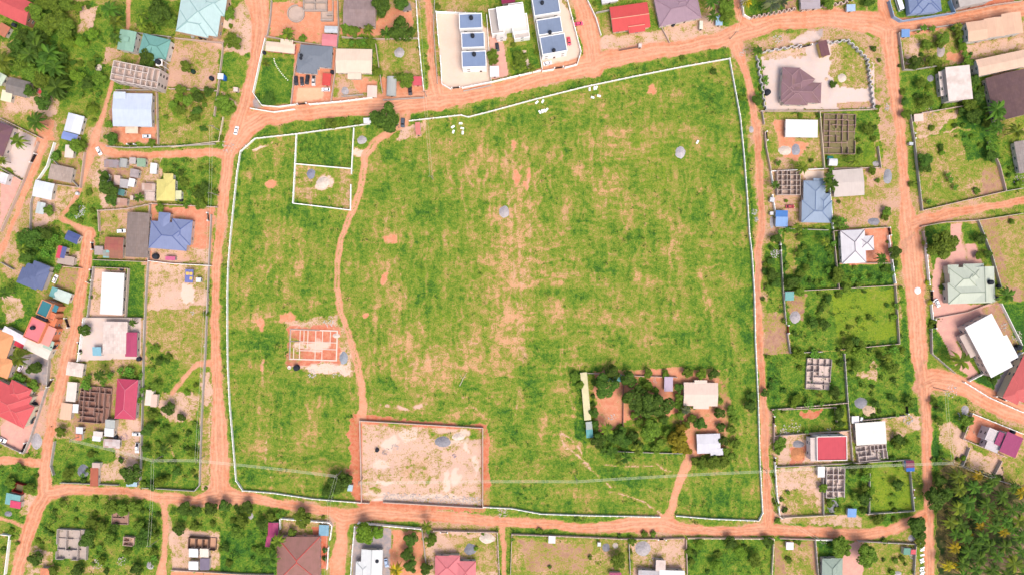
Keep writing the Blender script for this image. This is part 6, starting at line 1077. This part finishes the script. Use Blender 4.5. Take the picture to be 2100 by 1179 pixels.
for h_ in [(1034,435,11,13,LG,'pale grey gravel heap in the field'),(1395,313,11,12,(216,208,212),'whitish gravel heap in the field'),(819,109,11,11,LG,'grey gravel heap'),(708,187,8,9,LG,'grey gravel heap'),(638,357,9,11,(156,158,178),'blue grey gravel heap'),(742,288,10,9,LG,'grey gravel heap'),(1541,266,5,7,LG,'small grey gravel heap'),(1632,308,9,12,(180,180,190),'grey gravel heap'),(1610,309,14,10,PAL,'cream sand heap'),(1797,336,8,6,LG,'grey gravel heap'),(1820,362,9,16,(180,180,186),'long grey gravel heap'),(1791,455,12,8,GRV,'grey gravel heap'),(1929,107,9,12,(206,190,186),'grey pink gravel heap'),(1908,161,8,7,GRV,'dark grey gravel heap'),(908,905,16,12,GRV,'grey gravel heap'),(965,1126,13,12,(158,160,170),'grey gravel heap'),(998,1103,17,11,PAL,'cream sand heap'),(1318,1124,16,17,LG,'pale grey gravel heap'),(1243,1122,8,9,GRV,'grey gravel heap'),(1262,1118,6,6,PAL,'cream sand heap'),(1708,1038,12,13,(172,170,174),'grey gravel heap'),(1870,1103,8,7,LG,'grey gravel heap'),(1765,826,14,11,GRV,'grey gravel heap'),(1782,842,14,11,SND,'sandy yellow sand heap'),(1630,650,11,14,LG,'grey gravel heap'),(171,965,12,13,(152,154,166),'blue grey gravel heap'),(75,905,12,17,LG,'grey gravel heap'),(1637,910,12,8,GRV,'grey gravel heap'),(1636,930,15,14,(236,160,110),'orange soil heap'),(308,1158,8,9,LG,'grey gravel heap'),(514,1057,6,7,LG,'small grey gravel heap'),(1583,456,5,12,LG,'narrow grey gravel heap'),(705,734,9,14,(176,182,192),'blue grey gravel heap'),(1727,160,9,9,PAL,'round cream sand heap'),(17,1053,8,6,GRV,'dark grey gravel heap'),(663,375,14,12,PAL,'cream sand heap'),(1882,596,7,7,(252,250,250),'white lime heap'),(1695,163,4,4,SND,'tiny sandy yellow sand heap'),(1979,840,8,9,LG,'grey gravel heap'),(1905,1150,.1,.1,LG,'x'),(690,688,8,5,PAL,'cream sand heap'),(940,895,14,8,PAL,'white cream sand heap'),(1840,1175,10,5,LG,'grey gravel heap'),(170,43+200,5,5,PAL,'cream sand heap'),(169,0,.1,.1,LG,'x'),(48,1172,.1,.1,LG,'x'),(203,140,7,8,PAL,'cream sand heap'),(173,1090,.1,.1,LG,'x'),(1650,80,.1,.1,LG,'x')]:
    if h_[2] > 1: heap(*h_)
for q in [(1625,880,20,70,(252,236,232)),(1608,887,10,30,(250,235,230)),(1590,520,10,40,(240,230,235)),(1620,608,9,24,(238,228,226)),(1632,652,6,20,(240,235,240)),(640,765,9,26,(250,240,236)),(690,762,12,24,(250,240,236)),(675,660,12,24,(250,244,240)),(795,1018,9,30,(250,232,224)),(812,1019,9,30,(250,232,224)),(829,1019,9,30,(250,232,224)),(846,1020,9,30,(250,232,224)),(863,1021,9,30,(250,232,224)),(880,1022,9,30,(250,232,224)),(897,1023,9,30,(250,232,224)),(914,1024,9,30,(250,232,224)),(931,1025,9,30,(250,232,224)),(948,1025,9,30,(250,232,224)),(965,1026,9,30,(250,232,224)),(982,1027,9,30,(250,232,224)),(1862,860,10,26,(230,226,228)),(1975,850,12,24,(230,225,225)),(1950,800,14,24,(250,240,235)),(2085,690,12,30,(240,226,210)),(2060,670,8,20,(236,226,214)),(1340,1150,8,16,(240,220,210)),(150,1060,.1,0,(1,1,1)),(200,1155,12,26,(240,225,220)),(250,1150,10,14,(235,220,215)),(255,895,8,24,(236,200,200)),(240,905,10,26,(226,190,190)),(162,440,10,26,(240,240,240)),(168,430,8,16,(244,240,240)),(1560,380,.1,0,(1,1,1)),(1547,435,6,20,(246,240,240)),(1550,450,5,16,(246,240,240)),(1930,190,12,30,(240,225,210)),(2090,370,12,26,(230,210,215)),(1870,1140,6,30,(220,210,205)),(790,925,8,20,(210,190,185)),(810,915,8,20,(236,220,215)),(300,545,.1,0,(1,1,1)),(395,640,5,10,(240,230,225)),(420,710,5,8,(240,235,230)),(1985,880,14,30,(240,200,175)),(1690,50,.1,0,(1,1,1)),(1595,80,10,26,(244,232,226)),(1523,110,8,16,(240,228,220)),(505,300,6,14,(246,226,214)),(470,300,16,50,(246,224,212)),(1195,300,.1,0,(1,1,1)),(932,935,4,10,(200,180,190)),(1700,880,4,6,(240,235,235)),(1255,855,8,12,(246,240,240)),(1345,780,6,10,(240,225,220)),(1375,1045,.1,0,(1,1,1)),(88,795,9,22,(230,200,195)),(1032,1050,12,30,(250,228,214)),(1820,220,8,16,(236,226,226)),(1275,90,.1,0,(1,1,1)),(65,330,.1,0,(1,1,1)),(1905,232,12,20,(226,200,190))]:
    if q[2] > 1: rubble(*q)
def blocks(x, y, lab, n=2):
    b = MB(); rr = random.Random(int(x*y))
    for i in range(n):
        for j in range(2): b.box(-.9+rr.uniform(-.08,.08), -.45+j*.47, .42*i, .85+rr.uniform(-.08,.08), -.02+j*.47, .42*i+.4)
    c = W(x, y); r = empty('block_stack', (c.x, c.y, 0), rr.uniform(0, 3)); b.build('block', mat('plaster', (252,252,252), .85), r); later(r, 'stack of bright white building blocks', 'block stack', x, y, 'white block stacks on the field')
for x, y in [(945,254),(948,264),(949,273),(929,261),(930,271),(1101,211),(1113,209),(1107,231),(1112,229),(1117,228),(1121,226),(1209,184),(1219,182),(1223,181),(1215,201),(1228,198),(1430,292)]: blocks(x, y, '')
for i, (x, y) in enumerate([(1888,1112),(1889,1118),(1892,1123),(1891,1127),(1891,1137),(1890,1146),(1891,1151),(1891,1163),(1890,1168),(1892,1173),(1890,1176)]):
    b = MB(); b.box(-1.1,-.45,0,1.1,.45,.22); b.box(-1.0,-.4,.22,1.0,.38,.42); c = W(x, y); o = b.build('stone_slab', mat('plaster', (250,252,252), .85), None, (c.x, c.y, 0), random.Random(i).uniform(.1,.6)); tag(o, 'white slab in the roadside row beside the palm grove', 'slab', 'white slabs stacked beside the lower right road')
for i in range(14):
    t = i/13; x = 562+28*t**1.6+0; y = 121+44*t; c = W(x, y); b = MB(); b.box(-.28,-.2,0,.28,.2,.05); o = b.build('stepping_stone', mat('plaster', (245,240,225), .8), None, (c.x, c.y, .004), .5*t); tag(o, 'cream stepping stone in the curving row across the walled lawn', 'stepping stone', 'stepping stones on the lawn')
def branch(x, y):
    b = MB(); b.bar((-1.6,-3.2,.3),(.3,.6,.5),.2,0,7,.15); b.bar((.3,.6,.5),(2.0,3.6,.7),.15,0,7,.06); b.bar((.1,.1,.5),(-1.6,2.9,.8),.12,0,6,.05); b.bar((.8,1.4,.5),(2.0,1.5,.9),.07,0,5,.03)
    c = W(x, y); o = b.build('fallen_branch', mat('plain', (226,206,186), .6), None, (c.x, c.y, 0)); tag(o, 'pale forked fallen branch lying in the green field', 'branch')
branch(949, 778)
poles = [(690,976),(143,902),(313,944),(402,944),(735,990),(1183,987),(1573,966),(1955,949),(431,396),(857,2),(884,362),(1528,2),(1510,66),(1605,1062),(1690,1113),(675,1028),(1940,800),(870,188),(305,1120),(432,258),(2036,978),(1400,974)]
for x, y in poles[:21]: pole(x, y, 10, 90 if (x, y) in ((690,976),(735,990),(1183,987),(1573,966),(1955,949),(143,902),(313,944),(402,944)) else 0)
CB = [((143,902),(313,944)),((313,944),(402,944)),((402,944),(690,976)),((735,990),(1183,987)),((1183,987),(1573,966)),((1573,966),(1955,949)),((1955,949),(2036,978)),((431,396),(432,258)),((402,944),(431,396)),((857,2),(870,188)),((870,188),(884,362)),((1528,2),(1510,66)),((1605,1062),(1690,1113)),((1573,966),(1605,1062)),((675,1028),(668,1182)),((690,976),(675,1028)),((1940,800),(1955,949)),((313,944),(305,1120))]
def nearlm(x, y):
    return min(LM, key=lambda q: (q[0]-x)**2+(q[1]-y)**2)[2]
for p, q in CB:
    big = (p, q) in CB[:6]; s = f'pale overhead cables from near the {nearlm(*p)} to the {nearlm(*q)}'
    if s in USED: s = f'thin overhead cables from the {nearlm(*q)} back to the {nearlm(*p)}'
    cables(p, q, s, .05 if big else .03, (-.5, 0, .5) if big else (-.6, .6))
for q in [(818,262,(60,80,140),(40,40,60),'person in blue standing below the dark grey car',20),(823,270,(225,225,225),(60,60,80),'person in white top on the track below the parked cars',200),(725,350,(240,240,245),(50,50,90),'person in white shirt by the open corner of the walled plot',90),(741,407,(190,50,40),(60,40,40),'person in red walking on the field track',10),(106,874,(60,40,40),(50,40,40),'person in dark clothes on the left lane',280)]: person(*q[:5], face=q[5])
# ------------------------------------------------------------------ trees, palms, shrubs
PL = {
'dark':[(30,95,14),(45,75,13),(35,120,15),(80,70,14),(125,120,13),(130,170,14),(95,190,13),(60,185,12),(120,195,11),(85,120,14),(140,60,12),(1232,900,12),(1250,895,11),(1285,905,12),(1300,895,10),(1275,880,9),(1310,915,10),(1360,860,10),(1230,780,13),(790,242,26),(783,12,20),(820,5,14),(823,58,24),(325,30,22),(300,120,16),(322,12,13),(228,285,12),(553,205,12),(427,188,10),(405,200,11),(405,228,9),(1243,790,22),(1257,762,15),(1290,775,16),(1300,815,24),(1345,828,27),(1322,842,17),(1267,898,15),(1225,905,14),(1475,845,11),(1485,905,10),(1464,767,10),(1393,795,9),(1480,875,9),(1437,868,12),(1218,845,9),(1222,870,8),(1226,890,8),(1465,147,6),(1553,205,10),(1897,328,14),(1900,345,12),(1877,127,14),(1925,1020,22),(1930,985,12),(1882,1080,19),(1843,993,11),(1772,1022,13),(265,970,20),(180,1103,16),(343,838,13),(173,678,12),(72,755,13),(65,490,20),(90,478,14),(55,525,14),(222,385,17),(229,410,12),(215,362,9),(70,1145,14),(365,1085,12),(690,990,20),(672,1006,12),(712,985,12),(2010,490,11),(2025,522,8),(2040,768,14),(1710,172,7),(838,1135,13),(843,1160,12),(840,1105,14),(874,1165,12),(665,1130,5),(665,1146,5),(1585,562,11),(1590,580,10),(1592,490,10),(1620,580,12),(1632,575,10),(290,1110,14),(300,1095,12),(280,1165,12),(160,1170,12),(380,1042,13),(400,1048,11),(430,1040,13),(460,1035,12),(1925,835,5),(1755,700,9),(1725,745,7),(1745,1140,.1),(2000,165,11),(2005,200,12),(1998,240,14),(2035,322,11),(1568,805,8),(85,210,15),(372,855,8),(1540,830,12),(1542,812,9),(1218,786,5),(1217,812,5),(1217,828,5),(275,120,.1),(303,135,12),(312,160,.1)],
'green':[(1300,850,8),(1310,865,9),(1370,885,9),(1355,905,9),(1345,920,9),(1310,925,8),(1395,850,9),(1420,858,8),(1425,835,6),(1330,790,9),(1345,800,7),(1465,945,10),(1478,952,9),(1500,935,9),(1508,910,9),(1500,880,9),(1505,860,8),(1440,952,9),(1425,945,8),(832,165,14),(815,158,8),(470,30,12),(478,85,14),(382,137,11),(370,185,10),(385,205,11),(400,188,8),(370,225,10),(355,215,9),(398,240,9),(620,78,7),(725,64,12),(760,86,10),(710,60,10),(460,210,16),(465,222,12),(1067,118,14),(1490,15,14),(1490,32,12),(1488,10,10),(1700,8,10),(1935,78,11),(1900,92,9),(1912,125,10),(1930,88,9),(1925,130,8),(1985,130,10),(1988,215,12),(1935,502,24),(1337,882,20),(1410,765,10),(1393,815,8),(1392,830,8),(1407,870,8),(1432,868,.1),(1500,842,9),(1478,822,6),(1465,948,12),(1485,945,10),(1490,925,8),(1180,772,9),(1190,790,8),(1450,950,9),(1330,765,9),(1365,770,7),(1780,1140,21),(1725,1122,17),(1601,908,11),(1596,922,9),(1820,433,8),(1818,445,7),(820,268,.1),(320,790,10),(310,850,9),(125,885,10),(327,427,9),(100,432,9),(155,300,13),(170,300,9),(150,312,.1),(68,790,10),(780,1145,.1),(620,1062,16),(598,1092,9),(555,1060,9),(225,1105,12),(190,1070,11),(210,1080,10),(250,1045,12),(275,1040,12),(110,1170,9),(75,25,17),(90,5,14),(110,10,14),(135,8,14),(115,45,20),(130,58,18),(95,52,15),(85,165,16),(45,132,16),(65,148,16),(100,165,14),(1296,1110,8),(1293,1133,5),(1268,1150,14),(1322,1095,6),(1340,1095,6),(884,1108,12),(1968,70,8),(1845,455,.1),(1716,1040,.1),(1688,1000,8),(1545,235,.1),(165,90,.1),(360,205,7),(415,205,6),(418,215,5),(440,60,5),(1010,112,10),(1012,124,9),(1735,590,9),(1720,560,12),(1715,575,9),(232,290,8),(225,255,8),(1365,765,7),(1345,1140,.1),(280,1005,.1),(480,330,.1),(1240,915,12),(1255,905,10),(1440,945,8),(1340,300,.1)],
'fresh':[(747,1097,21),(884,1100,8),(775,1092,13),(590,70,8),(470,70,5),(472,52,5),(165,85,12),(140,85,12),(368,200,10),(360,228,9),(1735,528,8),(685,1010,8),(1405,838,9),(150,780,.1),(160,15,10),(1545,5,8),(1583,20,.1),(1438,767,10),(1975,95,9),(345,310,.1),(1718,895,7),(1795,1045,.1),(1790,350,8)],
'yellow':[(1393,905,19),(1397,880,12),(1380,895,12),(1405,918,12),(1385,920,9)],
'palm':[(75,95,22),(100,110,21),(115,180,23),(60,112,20),(92,132,20),(112,140,20),(70,78,16),(226,20,17),(75,250,20),(793,68,13),(1460,5,14),(1463,33,12),(1553,105,11),(1808,530,12),(2045,225,20),(2045,262,14),(1705,380,14),(1700,365,11),(1690,395,.1),(1590,380,9),(1255,925,12),(1283,938,12),(1240,925,10),(205,770,13),(555,1145,16),(1930,837,9),(2065,605,17),(285,405,10),(645,105,.1),(75,478,.1),(110,520,.1),(272,662,8),(2050,240,12),(1715,455,10),(1450,55,.1)],
'lightpalm':[(590,70,13),(755,62,12),(545,130,8),(238,45,14),(5,125,20),(290,50,11),(1067,140,8),(1090,140,9),(1075,143,7),(1055,138,6),(1646,345,12),(1635,467,11),(1245,880,13),(1305,920,11),(1270,945,11),(38,735,18),(38,290,16),(570,1108,14),(875,1078,11),(1970,740,20),(2085,270,17),(875,1095,.1),(1965,55,9),(290,30,10),(5,330,9),(45,510,11)],
'grey':[(1583,8,19),(1600,5,15),(1407,840,10)],
'gold':[(812,1168,14),(1532,5,11),(2060,1090,11),(2010,1078,10),(1945,1160,12),(1990,1100,8)],
'banana':[(735,88,9),(720,90,7),(745,85,7),(200,195,9),(165,195,8),(230,62,8),(265,765,15),(245,760,11),(225,770,11),(210,785,10),(175,790,13),(180,775,10),(270,785,9),(1565,140,6),(1570,162,7),(1572,172,6),(1600,475,9),(1615,472,8),(1650,475,8),(1725,460,18),(1710,450,10),(1705,350,9),(1597,335,8),(1710,500,8),(1490,200,.1),(35,775,13),(45,780,10),(100,505,13),(90,520,12),(110,490,12),(1730,570,10),(1750,575,9),(1770,572,9),(1790,570,9),(1810,575,9),(1830,560,6),(1968,60,.1),(1978,112,9),(1985,120,9),(1970,85,9),(2000,250,10),(1950,370,9),(1960,385,8),(1945,360,8),(1905,415,8),(570,1055,9),(550,1055,9),(120,548,7),(100,780,.1),(1412,52,.1),(878,1088,9),(150,180,.1),(1080,1150,.1),(290,800,8),(285,820,7),(288,770,8),(1860,130,.1),(1895,58,7),(1912,60,7),(1883,66,6),(1955,58,8),(212,1080,.1)],
'lime':[(1896,498,4.5),(1903,580,5),(1907,620,5.5)]}
for k, lst in PL.items():
    for x, y, r in lst:
        if r > 1: plant(x, y, r, k)
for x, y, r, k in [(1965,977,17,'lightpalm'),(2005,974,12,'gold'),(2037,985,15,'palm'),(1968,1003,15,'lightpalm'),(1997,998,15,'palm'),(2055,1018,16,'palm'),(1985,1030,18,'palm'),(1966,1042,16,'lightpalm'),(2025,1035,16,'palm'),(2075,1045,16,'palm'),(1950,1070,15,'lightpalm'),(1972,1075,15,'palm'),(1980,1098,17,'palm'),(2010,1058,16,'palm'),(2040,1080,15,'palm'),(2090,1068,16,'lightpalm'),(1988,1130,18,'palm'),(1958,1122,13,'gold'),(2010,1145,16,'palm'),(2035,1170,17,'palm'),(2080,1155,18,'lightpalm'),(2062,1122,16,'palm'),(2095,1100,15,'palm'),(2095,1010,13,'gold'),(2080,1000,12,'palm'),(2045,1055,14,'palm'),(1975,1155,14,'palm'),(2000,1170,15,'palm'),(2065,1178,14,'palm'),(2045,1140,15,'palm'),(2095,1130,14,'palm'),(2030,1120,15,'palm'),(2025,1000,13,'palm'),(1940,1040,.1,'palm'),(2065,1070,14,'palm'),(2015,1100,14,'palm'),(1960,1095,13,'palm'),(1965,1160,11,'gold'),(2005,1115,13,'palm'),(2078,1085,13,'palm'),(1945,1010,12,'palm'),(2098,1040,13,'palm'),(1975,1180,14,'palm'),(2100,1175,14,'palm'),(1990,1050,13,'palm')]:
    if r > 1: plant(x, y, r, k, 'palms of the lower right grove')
BLK = np.zeros(GX.shape, bool)
for q in FOOT:
    a_ = R(q[4]); dx, dy = MX-q[0], MY-q[1]; BLK |= (np.abs(dx*math.cos(a_)+dy*math.sin(a_)) < q[2]/2+7) & (np.abs(-dx*math.sin(a_)+dy*math.cos(a_)) < q[3]/2+7)
FLD = inpoly(ZN[0][2], MX, MY)
def at_(a, x, y): return a[min(max(int(((589.5-y)/4-Y0)/STEP), 0), ny-1), min(max(int(((x-1050)/4-X0)/STEP), 0), nx-1)]
rg = random.Random(77); done = [(x, y, r) for l_ in PL.values() for x, y, r in l_]; cnt = 0
for _ in range(9000):
    x, y = rg.uniform(4, 2096), rg.uniform(4, 1175)
    if x > 1905 and y > 950: continue
    tl = at_(tall, x, y); r = rg.choice((4.5, 5.5, 6.5, 8, 10, 12)) if tl > .55 else rg.choice((3.5, 4.5, 6))
    if at_(BLK, x, y) or at_(FLD, x, y) or at_(pav, x, y) or at_(roadd, x, y) < r*.7 or at_(pathd, x, y) < r*.7: continue
    if rg.random() > (.04 if tl < .25 else .16 if tl < .5 else .75)*(1.5 if at_(n5, x, y) > .52 else .45): continue
    if any((x-q[0])**2+(y-q[1])**2 < ((r+q[2])*.8)**2 for q in done): continue
    done.append((x, y, r)); plant(x, y, r, rg.choices(('green', 'dark', 'fresh', 'banana', 'lightpalm', 'palm'), (40, 24, 14, 13 if r > 5 else 0, 4 if r > 7 else 0, 5 if r > 9 else 0))[0]); cnt += 1
    if cnt >= 420: break
# ------------------------------------------------------------------ uncountable cover: weeds, bush
def sample(a, x, y):
    j = np.clip(((x-X0)/STEP).astype(int), 0, nx-1); i = np.clip(((y-Y0)/STEP).astype(int), 0, ny-1); return a[i, j]
free = np.ones(GX.shape, bool)
for c in LM: pass
def cover_cloud(name, n, want, size, hgt, kind, label, seed, clump=1):
    rng = np.random.default_rng(seed); x = rng.uniform(X0+2, X1-2, n); y = rng.uniform(Y0+2, Y1-2, n); p = want(x, y); keep = rng.random(n) < p; x, y = x[keep], y[keep]; tn = sample(tone, x, y)
    cx = np.repeat(x, clump)+rng.normal(0, size[1]*1.1, len(x)*clump); cy = np.repeat(y, clump)+rng.normal(0, size[1]*1.1, len(x)*clump); tn = np.repeat(tn, clump)
    hh = np.repeat(rng.uniform(*hgt, len(x)), clump)*rng.uniform(.35, 1, len(cx)); ok = (sample(roadd, cx, cy) > .5) & (sample(pathd, cx, cy) > .5) & ~(sample(BLK, cx, cy) & (hh > .8)); cx, cy, hh, tn = cx[ok], cy[ok], hh[ok], tn[ok]
    cs = np.stack([cx, cy, hh], 1); ns = np.tile([0, 0, 1.0], (len(cs), 1)); V, T = leafcloud(cs, ns, rng.uniform(*size, len(cs)), rng, np.clip(tn*.9+rng.normal(0, .22, len(cs)), 0, 1), .55)
    o = link(name, cloudmesh(name, V, T, mat('leaf', LEAFC[kind] if kind in LEAFC else kind))); tag(o, label, 'vegetation', None, 'stuff')
cover_cloud('grass', 150000, lambda x, y: np.clip(sample(veg, x, y)-.35, 0, 1)*np.clip(.25+sample(tone, x, y), 0, 1)*.9*(np.clip((sample(n5, x, y)-.35)*4, .1, 1)), (.12, .34), (.05, .4), (112, 142, 54), 'low green weeds and grass tufts scattered over field and plots', 31)
cover_cloud('undergrowth', 90000, lambda x, y: np.clip((sample(tall, x, y)-.22)*1.2, 0, 1)*(sample(tall, x, y) < 1.2)*.8*(np.clip((sample(n5, x, y)-.46)*9, 0.03, 1)), (.18, .46), (.4, 2.0), (84, 126, 48), 'dense green bush and scrub filling the overgrown plots', 32, 5)
# ------------------------------------------------------------------ labels that single each thing out
for o, desc, cat, x, y, grp in PENDING: tag(o, where(desc, x, y), cat, grp)
